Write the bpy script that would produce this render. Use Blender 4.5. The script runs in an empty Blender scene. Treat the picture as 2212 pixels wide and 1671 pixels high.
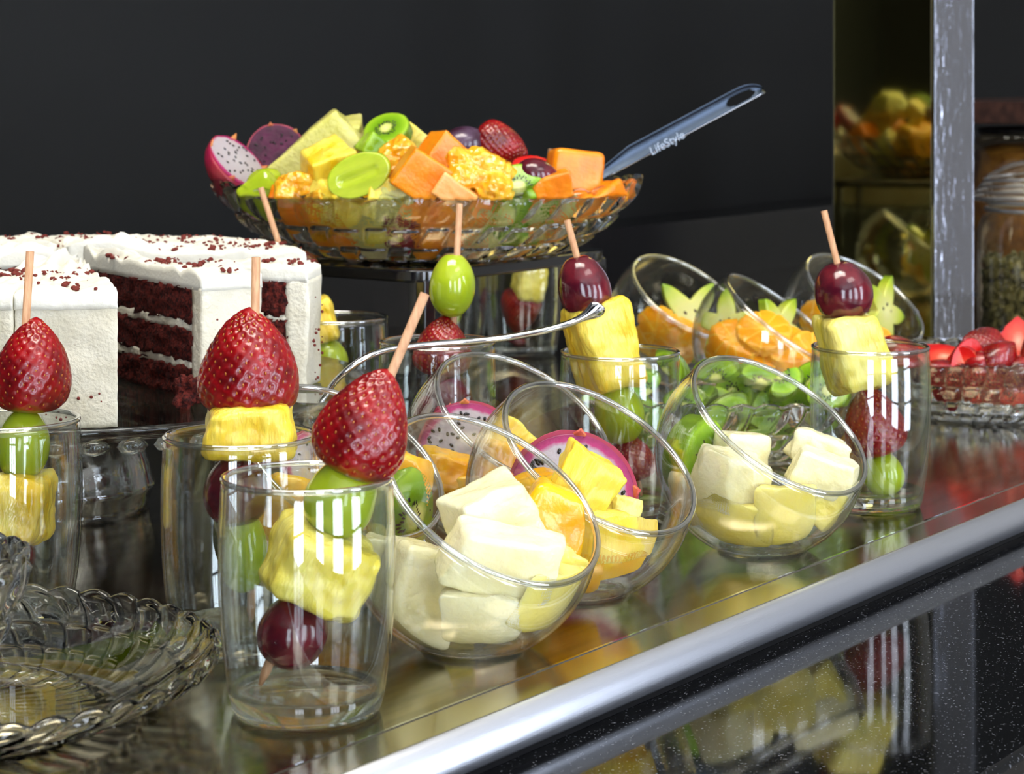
import bpy, math, random
import numpy as np
from mathutils import Vector, Matrix, noise as mnoise

# ---------------------------------------------------------------- camera, world, exposure
sc = bpy.context.scene
col = sc.collection
F, HY, CX, CH = 4900.0, 150.0, 1106.0, 0.277      # focal length in px (frame 2212x1671), horizon, centre, eye height
cd = bpy.data.cameras.new('camera'); cam = bpy.data.objects.new('camera', cd); col.objects.link(cam)
cam.location = (0, 0, CH); cam.rotation_euler = (math.pi/2, 0, 0)
cd.sensor_width = 36; cd.lens = 36*F/2212; cd.shift_y = -(835.5-HY)/2212
cd.clip_start = 0.05; cd.clip_end = 50
cd.dof.use_dof = True; cd.dof.focus_distance = 1.18; cd.dof.aperture_fstop = 22
sc.camera = cam
sc.view_settings.view_transform = 'Standard'; sc.view_settings.look = 'None'
sc.view_settings.gamma = 1; sc.view_settings.use_curve_mapping = False
sc.view_settings.exposure = 0.0
wd = bpy.data.worlds.new('world'); sc.world = wd; wd.use_nodes = True
wd.node_tree.nodes['Background'].inputs[0].default_value = (.55, .62, .72, 1)
wd.node_tree.nodes['Background'].inputs[1].default_value = 0.5
cy = sc.cycles
cy.max_bounces = 12; cy.transmission_bounces = 10; cy.transparent_max_bounces = 40
cy.diffuse_bounces = 3; cy.glossy_bounces = 5
cy.use_adaptive_sampling = True; cy.adaptive_threshold = 0.045
cy.sample_clamp_indirect = 4.0
WIN_POWER = 13.0        # brightness of the daylit window panes
LAMP_POWER = 23.0       # ceiling lamp over the buffet

ANG = math.atan2(.8214, .5702)                     # the counter runs along this direction
D = Vector((.5702, .8214, 0)); N = Vector((.8214, -.5702, 0))
def W(px, py, S):
    """point at depth F/S metres seen at that pixel"""
    return Vector(((px-CX)/S, F/S, CH-(py-HY)/S))

# ---------------------------------------------------------------- lights
def area(name, loc, target, sx, sy, power, color=(1, 1, 1)):
    l = bpy.data.lights.new(name, 'AREA'); l.shape = 'RECTANGLE'; l.size = sx; l.size_y = sy; l.energy = power; l.color = color
    o = bpy.data.objects.new(name, l); col.objects.link(o); o.location = loc
    o.rotation_euler = (Vector(target)-Vector(loc)).to_track_quat('-Z', 'Y').to_euler(); return o
area('overhead_area_light', D*0.75-N*0.75+Vector((0, 0, 1.6)), D*1.0-N*0.9, 1.1, .5, LAMP_POWER, (1, .95, .86))

area('overhead_area_light', D*0.7+N*0.9+Vector((0, 0, 2.15)), D*0.9-N*0.6, 1.4, .5, LAMP_POWER*.45, (1, .97, .92))  # added unseen fill light above the aisle, for fruit fronts and steel edge highlight

# ---------------------------------------------------------------- materials
def mat(name, c=(.5, .5, .5), rough=.4, metal=0, c2=None, nscale=60, ndetail=4, ramp=(.35, .65), bump=0, bscale=200,
        sss=0, srad=(1, .6, .3), coat=0, spec=.5, emis=0, btype='noise', stretch=None, aniso=0, vor=None):
    m = bpy.data.materials.new(name); m.use_nodes = True; nt = m.node_tree; b = nt.nodes['Principled BSDF']
    L = nt.links.new
    def nn(t, **k):
        n = nt.nodes.new(t)
        for a, v in k.items(): setattr(n, a, v)
        return n
    b.inputs['Base Color'].default_value = (*c, 1); b.inputs['Roughness'].default_value = rough
    b.inputs['Metallic'].default_value = metal; b.inputs['Specular IOR Level'].default_value = spec
    if coat: b.inputs['Coat Weight'].default_value = coat; b.inputs['Coat Roughness'].default_value = .06
    if sss:
        b.inputs['Subsurface Weight'].default_value = sss; b.inputs['Subsurface Radius'].default_value = srad
        b.inputs['Subsurface Scale'].default_value = .008
    if emis: b.inputs['Emission Color'].default_value = (*c, 1); b.inputs['Emission Strength'].default_value = emis
    tc = nn('ShaderNodeTexCoord'); vec = tc.outputs['Object']
    if stretch:
        mp = nn('ShaderNodeMapping'); mp.inputs['Scale'].default_value = stretch; L(vec, mp.inputs['Vector']); vec = mp.outputs[0]
    if c2:
        n = nn('ShaderNodeTexNoise'); n.inputs['Scale'].default_value = nscale; n.inputs['Detail'].default_value = ndetail; L(vec, n.inputs['Vector'])
        r = nn('ShaderNodeValToRGB'); r.color_ramp.elements[0].position = ramp[0]; r.color_ramp.elements[1].position = ramp[1]
        r.color_ramp.elements[0].color = (*c, 1); r.color_ramp.elements[1].color = (*c2, 1)
        L(n.outputs[0], r.inputs[0]); L(r.outputs[0], b.inputs['Base Color'])
    if bump:
        if btype == 'noise':
            n = nn('ShaderNodeTexNoise'); n.inputs['Detail'].default_value = 5; out = n.outputs[0]
        else:
            n = nn('ShaderNodeTexVoronoi'); out = n.outputs['Distance']
        n.inputs['Scale'].default_value = bscale; L(vec, n.inputs['Vector'])
        bp = nn('ShaderNodeBump'); bp.inputs['Strength'].default_value = bump; bp.inputs['Distance'].default_value = .001
        L(out, bp.inputs['Height']); L(bp.outputs[0], b.inputs['Normal'])
        if coat: L(bp.outputs[0], b.inputs['Coat Normal'])
    return m

def glass_thin(name, tint=(.95, .965, .955), f0=.05, power=4.2, gl=(1, 1, 1)):
    """thin clear glass: straight transmission and a Fresnel reflection on each face"""
    m = bpy.data.materials.new(name); m.use_nodes = True; nt = m.node_tree; nt.nodes.clear(); L = nt.links.new
    out = nt.nodes.new('ShaderNodeOutputMaterial'); mx = nt.nodes.new('ShaderNodeMixShader')
    t = nt.nodes.new('ShaderNodeBsdfTransparent'); t.inputs[0].default_value = (*tint, 1)
    g = nt.nodes.new('ShaderNodeBsdfGlossy'); g.inputs['Roughness'].default_value = .02; g.inputs[0].default_value = (*gl, 1)
    geo = nt.nodes.new('ShaderNodeNewGeometry'); dt = nt.nodes.new('ShaderNodeVectorMath'); dt.operation = 'DOT_PRODUCT'
    L(geo.outputs['Incoming'], dt.inputs[0]); L(geo.outputs['Normal'], dt.inputs[1])
    def M(op, a, b):
        n = nt.nodes.new('ShaderNodeMath'); n.operation = op
        for i, v in enumerate((a, b)):
            if v is None: continue
            if isinstance(v, (int, float)): n.inputs[i].default_value = v
            else: L(v, n.inputs[i])
        return n.outputs[0]
    a = M('ABSOLUTE', dt.outputs['Value'], None); p = M('POWER', M('SUBTRACT', 1.0, a), power)
    f = M('ADD', M('MULTIPLY', p, 1-f0), f0)
    L(f, mx.inputs[0]); L(t.outputs[0], mx.inputs[1]); L(g.outputs[0], mx.inputs[2]); L(mx.outputs[0], out.inputs[0])
    return m

def glass_solid(name, clear=.3, color=(1, 1, 1), ior=1.5):
    m = bpy.data.materials.new(name); m.use_nodes = True; nt = m.node_tree; nt.nodes.clear(); L = nt.links.new
    out = nt.nodes.new('ShaderNodeOutputMaterial'); mx = nt.nodes.new('ShaderNodeMixShader'); mx.inputs[0].default_value = clear
    g = nt.nodes.new('ShaderNodeBsdfGlass'); g.inputs['Roughness'].default_value = 0; g.inputs['IOR'].default_value = ior
    g.inputs[0].default_value = (*color, 1)
    t = nt.nodes.new('ShaderNodeBsdfTransparent'); t.inputs[0].default_value = (*color, 1)
    L(g.outputs[0], mx.inputs[1]); L(t.outputs[0], mx.inputs[2]); L(mx.outputs[0], out.inputs[0])
    return m

def radial0(name, stops, R, rough=.3, sss=.2, bump=.4, bscale=400, seg=0, line=None, axis=2, yscale=1.0):
    """colour by distance from the object's local axis (cut fruit); seg adds pale radial membranes"""
    m = mat(name, stops[0][1], rough=rough, sss=sss, bump=bump, bscale=bscale); nt = m.node_tree; L = nt.links.new
    b = nt.nodes['Principled BSDF']
    tc = nt.nodes.new('ShaderNodeTexCoord'); sp = nt.nodes.new('ShaderNodeSeparateXYZ'); L(tc.outputs['Object'], sp.inputs[0])
    def M(op, a, c=None):
        n = nt.nodes.new('ShaderNodeMath'); n.operation = op
        for i, v in enumerate((a, c)):
            if v is None: continue
            if isinstance(v, (int, float)): n.inputs[i].default_value = v
            else: L(v, n.inputs[i])
        return n.outputs[0]
    ax = [i for i in range(3) if i != axis]
    x, y = sp.outputs[ax[0]], M('MULTIPLY', sp.outputs[ax[1]], yscale)
    r = M('DIVIDE', M('SQRT', M('ADD', M('MULTIPLY', x, x), M('MULTIPLY', y, y))), R)
    nz = nt.nodes.new('ShaderNodeTexNoise'); nz.inputs['Scale'].default_value = 180; L(tc.outputs['Object'], nz.inputs['Vector'])
    r = M('ADD', r, M('MULTIPLY', M('SUBTRACT', nz.outputs[0], .5), .12))
    rp = nt.nodes.new('ShaderNodeValToRGB'); e = rp.color_ramp.elements
    while len(e) < len(stops): e.new(.5)
    for i, (p, c) in enumerate(stops): e[i].position = p; e[i].color = (*c, 1)
    L(r, rp.inputs[0]); cout = rp.outputs[0]
    if seg:
        a = M('MULTIPLY', M('ARCTAN2', y, x), seg/(2*math.pi))
        fr = M('ABSOLUTE', M('SUBTRACT', M('FRACT', M('ADD', a, 10.0)), .5))
        k = M('MULTIPLY', M('SUBTRACT', .5, fr), M('MULTIPLY', r, 14.0))
        k = M('MINIMUM', M('MAXIMUM', k, 0.0), 1.0)
        mx = nt.nodes.new('ShaderNodeMix'); mx.data_type = 'RGBA'; L(k, mx.inputs['Factor'])
        mx.inputs['A'].default_value = (*line, 1); L(cout, mx.inputs['B']); cout = mx.outputs['Result']
    L(cout, b.inputs['Base Color'])
    return m

_rm = {}
def radial(name, stops, R, **k):
    def get(R2):
        key = (name, round(R2, 4))
        if key not in _rm: _rm[key] = radial0(name, stops, R2, **k)
        return _rm[key]
    get.dR = R
    return get
def s2l(r, g, b):
    f = lambda c: (c/255/12.92) if c/255 <= .04045 else ((c/255+.055)/1.055)**2.4
    return (f(r), f(g), f(b))

M_thin = glass_thin('clear_glass', f0=.065, power=3.3)
M_bowl = glass_thin('bowl_glass', tint=(.98, .987, .982), f0=.06, power=3.2)
M_rim = glass_thin('rim_glass', tint=(.93, .95, .94), f0=.30, power=1.8)
M_solid = glass_solid('thick_glass', .25, (.97, .99, .98))
M_cryst = glass_solid('pressed_crystal', .0, (.985, .99, .985), 1.5)
M_jar = glass_thin('jar_glass', tint=(.96, .93, .86), f0=.08, power=3)
M_steel = mat('polished_steel', s2l(238, 242, 252), .34, 1, bump=.12, bscale=40, stretch=(2, 60, 60))
M_post = mat('post_steel', s2l(176, 178, 188), .05, 1, bump=.13, bscale=90, stretch=(2, 2, .35))
M_shelf = mat('counter_steel', s2l(176, 166, 140), .075, 1, c2=s2l(150, 142, 120), nscale=9, bump=.05, bscale=500, stretch=(1, 12, 1))
M_lip = mat('front_lip_steel', s2l(206, 198, 172), .10, 1, bump=.06, bscale=400, stretch=(1, 30, 1))
M_chrome = mat('chrome', s2l(225, 226, 228), .06, 1)
M_rubber = mat('black_rubber', (.006, .006, .007), .35)
M_black = mat('black_lacquer', (.006, .006, .007), .08, coat=.6)
M_gran = mat('black_granite', s2l(14, 15, 17), .055, 0, c2=s2l(96, 98, 104), nscale=700, ndetail=1, ramp=(.68, .72), spec=.2)
M_wall = mat('charcoal_wall', s2l(21, 22, 23), .6, c2=s2l(19, 20, 21), nscale=3, bump=.06, bscale=300, spec=.25)
M_ledge = mat('black_ledge', s2l(14, 15, 18), .18)
M_room = mat('room_plaster', s2l(165, 160, 152), .8, c2=s2l(152, 148, 140), nscale=2)
M_floor = mat('pale_floor', s2l(188, 180, 168), .35, c2=s2l(172, 164, 152), nscale=3)
M_cab = mat('cabinet_dark', s2l(24, 24, 26), .4)
M_pane = mat('daylight_pane', s2l(228, 238, 255), .5, emis=WIN_POWER)
M_bar = mat('window_bar', s2l(30, 28, 28), .5)
M_bulb = mat('lamp_diffuser', s2l(255, 238, 205), .5, emis=14)
M_wood = mat('brown_wood', s2l(74, 46, 36), .4, c2=s2l(52, 32, 26), nscale=8, stretch=(1, 12, 12), bump=.2, bscale=30)
M_panel = mat('tinted_panel', s2l(186, 176, 112), .045, 1, bump=.03, bscale=20)
M_stick = mat('bamboo', s2l(200, 156, 118), .55, c2=s2l(176, 128, 92), nscale=120, stretch=(6, 6, 1), bump=.3, bscale=300)
M_straw = mat('strawberry_red', s2l(152, 2, 10), .3, c2=s2l(92, 0, 6), nscale=60, coat=.35, sss=.06, srad=(1, .2, .1), bump=.15, bscale=260)
M_sdark = mat('strawberry_dark', s2l(112, 4, 16), .3, c2=s2l(142, 6, 14), nscale=45, coat=.3, sss=.1, srad=(1, .2, .1), bump=.15, bscale=260)
M_sseed = mat('strawberry_seed', s2l(176, 104, 26), .4, coat=.3)
M_sflesh = radial('strawberry_flesh', [(0, s2l(250, 190, 160)), (.3, s2l(240, 90, 64)), (.7, s2l(210, 18, 16)), (1, s2l(190, 8, 10))], .016, axis=0, yscale=.75)
M_sbase = mat('strawberry_shoulder', s2l(214, 96, 60), .35, c2=s2l(170, 30, 24), nscale=90, sss=.2)
M_ggrape = mat('green_grape', s2l(176, 192, 40), .12, c2=s2l(150, 172, 28), nscale=30, coat=.5, sss=.45, srad=(.7, 1, .2))
M_gflesh = mat('green_grape_flesh', s2l(190, 206, 56), .15, c2=s2l(172, 190, 46), nscale=50, stretch=(4, 1, 1), coat=.5, sss=.4, srad=(.7, 1, .2))
M_rgrape = mat('red_grape', s2l(104, 26, 36), .16, c2=s2l(66, 12, 26), nscale=90, coat=.45, sss=.08, srad=(1, .3, .3), bump=.05, bscale=300)
M_bgrape = mat('dark_grape', s2l(52, 20, 38), .22, c2=s2l(84, 62, 84), nscale=60, coat=.3, sss=.03)
M_pine = mat('pineapple', s2l(246, 200, 24), .28, c2=s2l(250, 226, 96), nscale=70, stretch=(1, 1, .22), bump=.8, bscale=260, sss=.35, srad=(1, .7, .15), coat=.15)
M_pinep = mat('pineapple_pale', s2l(236, 214, 70), .26, c2=s2l(244, 230, 130), nscale=60, stretch=(1, 1, .25), bump=.8, bscale=240, sss=.35, srad=(1, .8, .2), coat=.15)
M_mango = mat('mango', s2l(250, 196, 14), .24, c2=s2l(252, 172, 4), nscale=35, bump=.35, bscale=160, sss=.35, srad=(1, .6, .1), coat=.3)
M_melon = mat('honeydew', s2l(244, 238, 200), .25, c2=s2l(236, 226, 170), nscale=35, bump=.35, bscale=420, sss=.5, srad=(1, .9, .6), coat=.25)
M_melony = mat('honeydew_yellow', s2l(240, 226, 140), .25, c2=s2l(238, 220, 104), nscale=40, bump=.35, bscale=380, sss=.5, srad=(1, .9, .4), coat=.25)
M_melong = mat('galia_melon', s2l(220, 214, 130), .3, c2=s2l(200, 196, 96), nscale=45, bump=.7, bscale=320, sss=.4, srad=(.9, 1, .4), coat=.2)
M_papaya = mat('papaya', s2l(246, 150, 14), .3, c2=s2l(236, 124, 4), nscale=45, bump=.35, bscale=420, sss=.15, srad=(1, .45, .1), coat=.2)
M_papayp = mat('cantaloupe_pale', s2l(248, 190, 120), .3, c2=s2l(244, 160, 80), nscale=35, bump=.3, bscale=420, sss=.35, srad=(1, .6, .3), coat=.2)
M_oseg = mat('orange_flesh', s2l(250, 162, 10), .2, c2=s2l(250, 200, 60), nscale=110, ramp=(.4, .7), bump=1, bscale=190, btype='vor', sss=.35, srad=(1, .5, .1), coat=.6)
M_oslice = radial('orange_slice', [(0, s2l(252, 214, 100)), (.15, s2l(252, 176, 24)), (.85, s2l(252, 162, 8)), (1, s2l(252, 184, 50))], .026,
                  rough=.2, sss=.3, bump=1, bscale=230, seg=9, line=s2l(252, 196, 70))
M_kiwi = radial('kiwi_flesh', [(0, s2l(226, 226, 150)), (.2, s2l(200, 206, 110)), (.32, s2l(98, 134, 18)), (.6, s2l(118, 164, 22)), (.9, s2l(150, 188, 38)), (1, s2l(104, 132, 26))], .024,
                rough=.22, sss=.25, bump=.5, bscale=300)
M_kseed = mat('black_seed', (.008, .006, .006), .25)
M_dskin = mat('dragonfruit_skin', s2l(150, 8, 64), .4, c2=s2l(150, 40, 50), nscale=30, bump=.6, bscale=80, sss=.1)
M_dflesh = radial('dragonfruit_flesh', [(0, s2l(186, 178, 180)), (.82, s2l(176, 164, 168)), (.89, s2l(168, 30, 100)), (1, s2l(132, 6, 72))], .0285, rough=.35, sss=.3, yscale=1.0)
M_dpurp = mat('dragonfruit_purple', s2l(84, 2, 58), .45, c2=s2l(50, 1, 34), nscale=70, bump=.6, bscale=300, spec=.25)
M_dleaf = mat('dragonfruit_scale', s2l(206, 150, 70), .45, c2=s2l(190, 60, 60), nscale=40)
M_star = radial('starfruit_flesh', [(0, s2l(226, 222, 150)), (.4, s2l(214, 212, 116)), (.7, s2l(186, 198, 60)), (1, s2l(120, 160, 24))], .032, rough=.22, sss=.35, bump=.25)
M_frost = mat('cream_frosting', s2l(226, 220, 200), .6, c2=s2l(212, 204, 178), nscale=40, bump=.9, bscale=420, sss=.15, srad=(1, .95, .8))
M_frosts = mat('cream_frosting_smooth', s2l(236, 232, 216), .5, bump=.35, bscale=500, sss=.15, srad=(1, .95, .8))
M_cake = mat('red_velvet_sponge', s2l(92, 30, 22), .85, c2=s2l(40, 10, 9), nscale=420, ndetail=6, ramp=(.42, .6), bump=1, bscale=600, spec=.2)
M_crumb = mat('red_velvet_crumb', s2l(112, 36, 26), .8, bump=1, bscale=800)
M_pseed = mat('pumpkin_seed', s2l(84, 86, 52), .35, c2=s2l(120, 118, 76), nscale=60)
M_cereal = mat('amber_cereal', s2l(206, 152, 66), .6, c2=s2l(140, 92, 34), nscale=60, bump=1, bscale=60)
M_silver = mat('spoon_steel', s2l(74, 84, 98), .22, 1, bump=.25, bscale=60, stretch=(3, 60, 60))
M_ink = mat('engraving', s2l(150, 160, 172), .5, .4)

for m_ in (M_pine, M_pinep, M_mango, M_oseg, M_melon, M_melony, M_melong):
    for n_ in m_.node_tree.nodes:
        if n_.type == 'BUMP': n_.inputs['Distance'].default_value = .0025 if m_ in (M_pine, M_pinep) else .0016

# ---------------------------------------------------------------- object helpers
def tag(o, label, cat, group=None, kind=None):
    o['label'] = label; o['category'] = cat
    if group: o['group'] = group
    if kind: o['kind'] = kind
    return o
def empty(name, loc, label, cat, group=None, rz=0):
    o = bpy.data.objects.new(name, None); col.objects.link(o); o.location = loc; o.rotation_euler = (0, 0, rz); o.empty_display_size = .01
    return tag(o, label, cat, group)
def mesh(name, v, f, mats, smooth=True, mi=None):
    me = bpy.data.meshes.new(name); me.from_pydata([tuple(map(float, p)) for p in v], [], [tuple(map(int, q)) for q in f])
    for m in (mats if isinstance(mats, (list, tuple)) else [mats]): me.materials.append(m)
    if smooth: me.polygons.foreach_set('use_smooth', [True]*len(me.polygons))
    if mi is not None: me.polygons.foreach_set('material_index', [int(k) for k in mi])
    me.update(); return me
def link(name, me, loc=(0, 0, 0), parent=None, rot=None):
    o = bpy.data.objects.new(name, me); col.objects.link(o); o.location = loc
    if rot is not None: o.rotation_euler = rot
    if parent: o.parent = parent
    return o
def copy_tree(o, parent=None):
    c = o.copy(); col.objects.link(c); c.parent = parent
    for ch in list(o.children): copy_tree(ch, c)
    return c
class MB:
    def __init__(s): s.v = []; s.f = []; s.m = []
    def add(s, v, f, mi=0):
        b = len(s.v); s.v += [tuple(p) for p in v]; s.f += [tuple(i+b for i in q) for q in f]; s.m += [mi]*len(f)
    def box(s, x0, x1, y0, y1, z0, z1, mi=0):
        v = [(x, y, z) for z in (z0, z1) for y in (y0, y1) for x in (x0, x1)]
        s.add(v, [(0, 2, 3, 1), (4, 5, 7, 6), (0, 1, 5, 4), (2, 6, 7, 3), (0, 4, 6, 2), (1, 3, 7, 5)], mi)
def box(name, b, m, parent=None, bev=0):
    k = MB(); k.box(*b); o = link(name, mesh(name, k.v, k.f, m, False), parent=parent)
    if bev:
        q = o.modifiers.new('b', 'BEVEL'); q.width = bev; q.segments = 3; q.limit_method = 'NONE'; q.harden_normals = True
        for p in o.data.polygons: p.use_smooth = True
    return o
def lathe(prof, n=64):
    v = []; f = []; P = len(prof)
    for i in range(n):
        a = 2*math.pi*i/n; c, s = math.cos(a), math.sin(a)
        for r, z in prof: v.append((r*c, r*s, z))
    for i in range(n):
        j = (i+1) % n
        for k in range(P-1): f.append((i*P+k, j*P+k, j*P+k+1, i*P+k+1))
    return v, f
def torus_path(pts, rads, n=10, closed=True):
    """tube through points, rads a number or a list"""
    pts = [Vector(p) for p in pts]; K = len(pts); v = []; f = []
    up = Vector((0, 0, 1)); prev = None
    for i in range(K):
        if closed: t = (pts[(i+1) % K]-pts[i-1]).normalized()
        else: t = (pts[min(i+1, K-1)]-pts[max(i-1, 0)]).normalized()
        a = t.cross(up)
        if a.length < .05: a = t.cross(Vector((0, 1, 0)))
        a.normalize()
        if prev and a.dot(prev) < 0: a = -a
        prev = a; b = a.cross(t)
        r = rads[i] if (isinstance(rads, list) or (isinstance(rads, tuple) and len(rads) == K)) else rads
        ra, rb = r if isinstance(r, tuple) else (r, r)
        for k in range(n):
            g = 2*math.pi*k/n; v.append(pts[i]+a*math.cos(g)*ra+b*math.sin(g)*rb)
    for i in range(K if closed else K-1):
        j = (i+1) % K
        for k in range(n): f.append((i*n+k, i*n+(k+1) % n, j*n+(k+1) % n, j*n+k))
    if not closed: f.append(tuple(range(n-1, -1, -1))); f.append(tuple((K-1)*n+k for k in range(n)))
    return v, f

# ---------------------------------------------------------------- fruit shapes (arrays of vertices in local metres)
_cg = {}
def cubegrid(n):
    if n in _cg: return _cg[n]
    idx = {}; v = []; f = []
    def g(p):
        k = tuple(int(round(q*1000)) for q in p)
        if k not in idx: idx[k] = len(v); v.append(p)
        return idx[k]
    L = [-1+2*i/n for i in range(n+1)]
    for ax in range(3):
        for sg in (-1, 1):
            for i in range(n):
                for j in range(n):
                    q = []
                    for a, b in ((i, j), (i+1, j), (i+1, j+1), (i, j+1)):
                        p = [0, 0, 0]; p[ax] = sg; p[(ax+1) % 3] = L[a]; p[(ax+2) % 3] = L[b]; q.append(g(tuple(p)))
                    f.append(tuple(q) if sg > 0 else tuple(q[::-1]))
    _cg[n] = (np.array(v, float), f); return _cg[n]
def rough_up(v, amp, scale, seed, c=None):
    out = v.copy(); o = Vector((seed*3.1, seed*1.7, seed*.9)); nrm = v-(v.mean(0) if c is None else c)
    nrm = nrm/np.maximum(np.linalg.norm(nrm, axis=1, keepdims=True), 1e-9)
    for i in range(len(v)): out[i] += nrm[i]*amp*mnoise.fractal(Vector(v[i])*scale+o, .8, 2.1, 3)
    return out
def rcube(n, rnd):
    v, f = cubegrid(n); q = np.clip(v, -(1-rnd), 1-rnd); d = v-q; l = np.linalg.norm(d, axis=1, keepdims=True)
    return q+rnd*d/np.maximum(l, 1e-9), f
def chunk(dx, dy, dz, seed=0, rnd=.22, warp=.22, rough=.06, n=10):
    rs = np.random.RandomState(seed+11); v, f = rcube(n, rnd); C = rs.uniform(-warp, warp, (2, 2, 2, 3)); w = np.zeros_like(v)
    t = (v+1)/2
    for i in (0, 1):
        for j in (0, 1):
            for k in (0, 1):
                wt = (t[:, 0] if i else 1-t[:, 0])*(t[:, 1] if j else 1-t[:, 1])*(t[:, 2] if k else 1-t[:, 2])
                w += wt[:, None]*C[i, j, k]
    v = (v+w)*np.array([dx, dy, dz])/2; m = min(dx, dy, dz)
    return rough_up(v, m*rough, 1.6/m, seed), f
def ellipsoid(a, b, c, n=12, seed=0, rough=.01):
    v, f = cubegrid(n); v = v/np.linalg.norm(v, axis=1, keepdims=True)*np.array([a, b, c])
    return rough_up(v, min(a, b, c)*rough*2, .8/min(a, b, c), seed), f
def discslab(R, h, n=12, rnd=.25, half=False, seed=0, rough=.03):
    v, f = rcube(n, rnd); x, y = v[:, 0], v[:, 1]
    v = np.stack([x*np.sqrt(1-y*y/2), y*np.sqrt(1-x*x/2), v[:, 2]], 1)
    if half: v[:, 0] = (v[:, 0]+1)/2
    v = v*np.array([R, R, h/2]); return rough_up(v, h*rough*2, 60, seed, np.array([0, 0, 0])), f
SP = [(0, 0), (.0, .5), (.04, .72), (.13, .92), (.27, 1), (.43, .955), (.6, .82), (.75, .63), (.88, .4), (.96, .2), (1, .0)]
def strawberry(R, H, seed=0, nu=110, nv=70, seeds=True):
    """axis z, tip up at +H/2; returns body verts, faces, material ids and seed verts/faces"""
    rs = np.random.RandomState(seed+5); T = np.array([p[0] for p in SP]); Rr = np.array([p[1] for p in SP])
    s = np.linspace(0, 1, len(SP)); ss = np.linspace(0, 1, nv); tt = np.interp(ss, s, T); rr = np.interp(ss, s, Rr)
    for _ in range(3): rr[2:-1] = (rr[1:-2]+rr[2:-1]+rr[3:])/3; tt[2:-1] = (tt[1:-2]+tt[2:-1]+tt[3:])/3
    sq = rs.uniform(.88, 1.0); ph = rs.uniform(0, 6)
    def pt(t, r, a):
        k = 1+.05*math.sin(2*a+ph)+.03*math.sin(3*a+ph*2)
        return np.array([r*R*k*math.cos(a), r*R*k*sq*math.sin(a), (t-.5)*H])
    v = np.array([pt(tt[j], rr[j], 2*math.pi*i/nu) for j in range(nv) for i in range(nu)])
    f = [(j*nu+i, j*nu+(i+1) % nu, (j+1)*nu+(i+1) % nu, (j+1)*nu+i) for j in range(nv-1) for i in range(nu)]
    mi = [1 if j < 3 else 0 for j in range(nv-1) for i in range(nu)]
    sv, sf = [], []
    M_ = 250; pts = []; ga = math.pi*(3-math.sqrt(5))
    for k in range(M_):
        t = .08+.88*(k+.5)/M_; r = np.interp(t, T[2:], Rr[2:])
        pts.append(pt(t, r, k*ga*1.0))
    pts = np.array(pts); cen = np.array([0, 0, 0])
    d = np.linalg.norm(v[:, None, :]-pts[None], axis=2).min(1); sig = R*.062
    nrm = v.copy(); nrm[:, 2] *= .4; nrm /= np.maximum(np.linalg.norm(nrm, axis=1, keepdims=True), 1e-9)
    v = v-nrm*(R*.055*np.exp(-(d/sig)**2))[:, None]
    v = rough_up(v, R*.035, 1.2/R, seed)
    if seeds:
        e, ef = cubegrid(2); e = e/np.linalg.norm(e, axis=1, keepdims=True)
        for p in pts:
            nz = p.copy(); nz[2] *= .4; nz /= max(np.linalg.norm(nz), 1e-9)
            zz = np.array([0, 0, 1.])-nz*nz[2]; zz /= max(np.linalg.norm(zz), 1e-9); xx = np.cross(zz, nz)
            b = len(sv); q = p-nz*R*.04
            sv += [q+xx*g[0]*R*.019+zz*g[2]*R*.034+nz*g[1]*R*.014 for g in e]; sf += [tuple(i+b for i in h) for h in ef]
    return v, f, mi, sv, sf

ORD = ('first', 'second', 'third', 'fourth', 'fifth', 'sixth', 'seventh', 'eighth', 'ninth', 'tenth', 'eleventh', 'twelfth', 'thirteenth', 'fourteenth')
def nth(P, i, cuts=(), names=('',)):
    row = lambda p: sum(p[1] > c for c in cuts)
    r = row(P[i]); k = sum(1 for j, p in enumerate(P) if row(p) == r and (p[0], j) < (P[i][0], i))
    return ORD[k], names[r]
def rotm(rx, ry, rz): return Matrix.Rotation(math.radians(rz), 3, 'Z')@Matrix.Rotation(math.radians(ry), 3, 'Y')@Matrix.Rotation(math.radians(rx), 3, 'X')
def align_z(v):
    return Vector(v).normalized().to_track_quat('Z', 'Y').to_matrix()
CL = None      # current container clamp: function on an (n,3) world array
def place(name, v, f, m, loc, R3=None, parent=None, mi=None, clamp=True):
    """object at world loc, rotated by R3, vertices kept inside the current container"""
    v = np.asarray(v, float); R = np.array(R3) if R3 is not None else np.eye(3); c = np.array(loc, float)
    if CL is not None and clamp:
        w = CL(v@R.T+c); v = (w-c)@R
    o = link(name, mesh(name, v, f, m, mi=mi))
    pl = Vector((0, 0, 0))
    if parent is not None:
        o.parent = parent
        p = parent; 
        # parents never carry a scale; bring loc and rotation into the parent's frame
        Mw = PW[parent.name]; Mi = Mw.inverted(); Mo = Mi@(Matrix.Translation(Vector(loc))@(R3.to_4x4() if R3 is not None else Matrix.Identity(4)))
        o.matrix_local = Mo
    else: o.matrix_local = Matrix.Translation(Vector(loc))@(R3.to_4x4() if R3 is not None else Matrix.Identity(4))
    PW[o.name] = Matrix.Translation(Vector(loc))@(R3.to_4x4() if R3 is not None else Matrix.Identity(4))
    return o
PW = {}
def root(name, loc, label, cat, group=None):
    o = empty(name, loc, label, cat, group); PW[o.name] = Matrix.Translation(Vector(loc)); return o
SD = [100]
def nseed(): SD[0] += 1; return SD[0]

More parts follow.
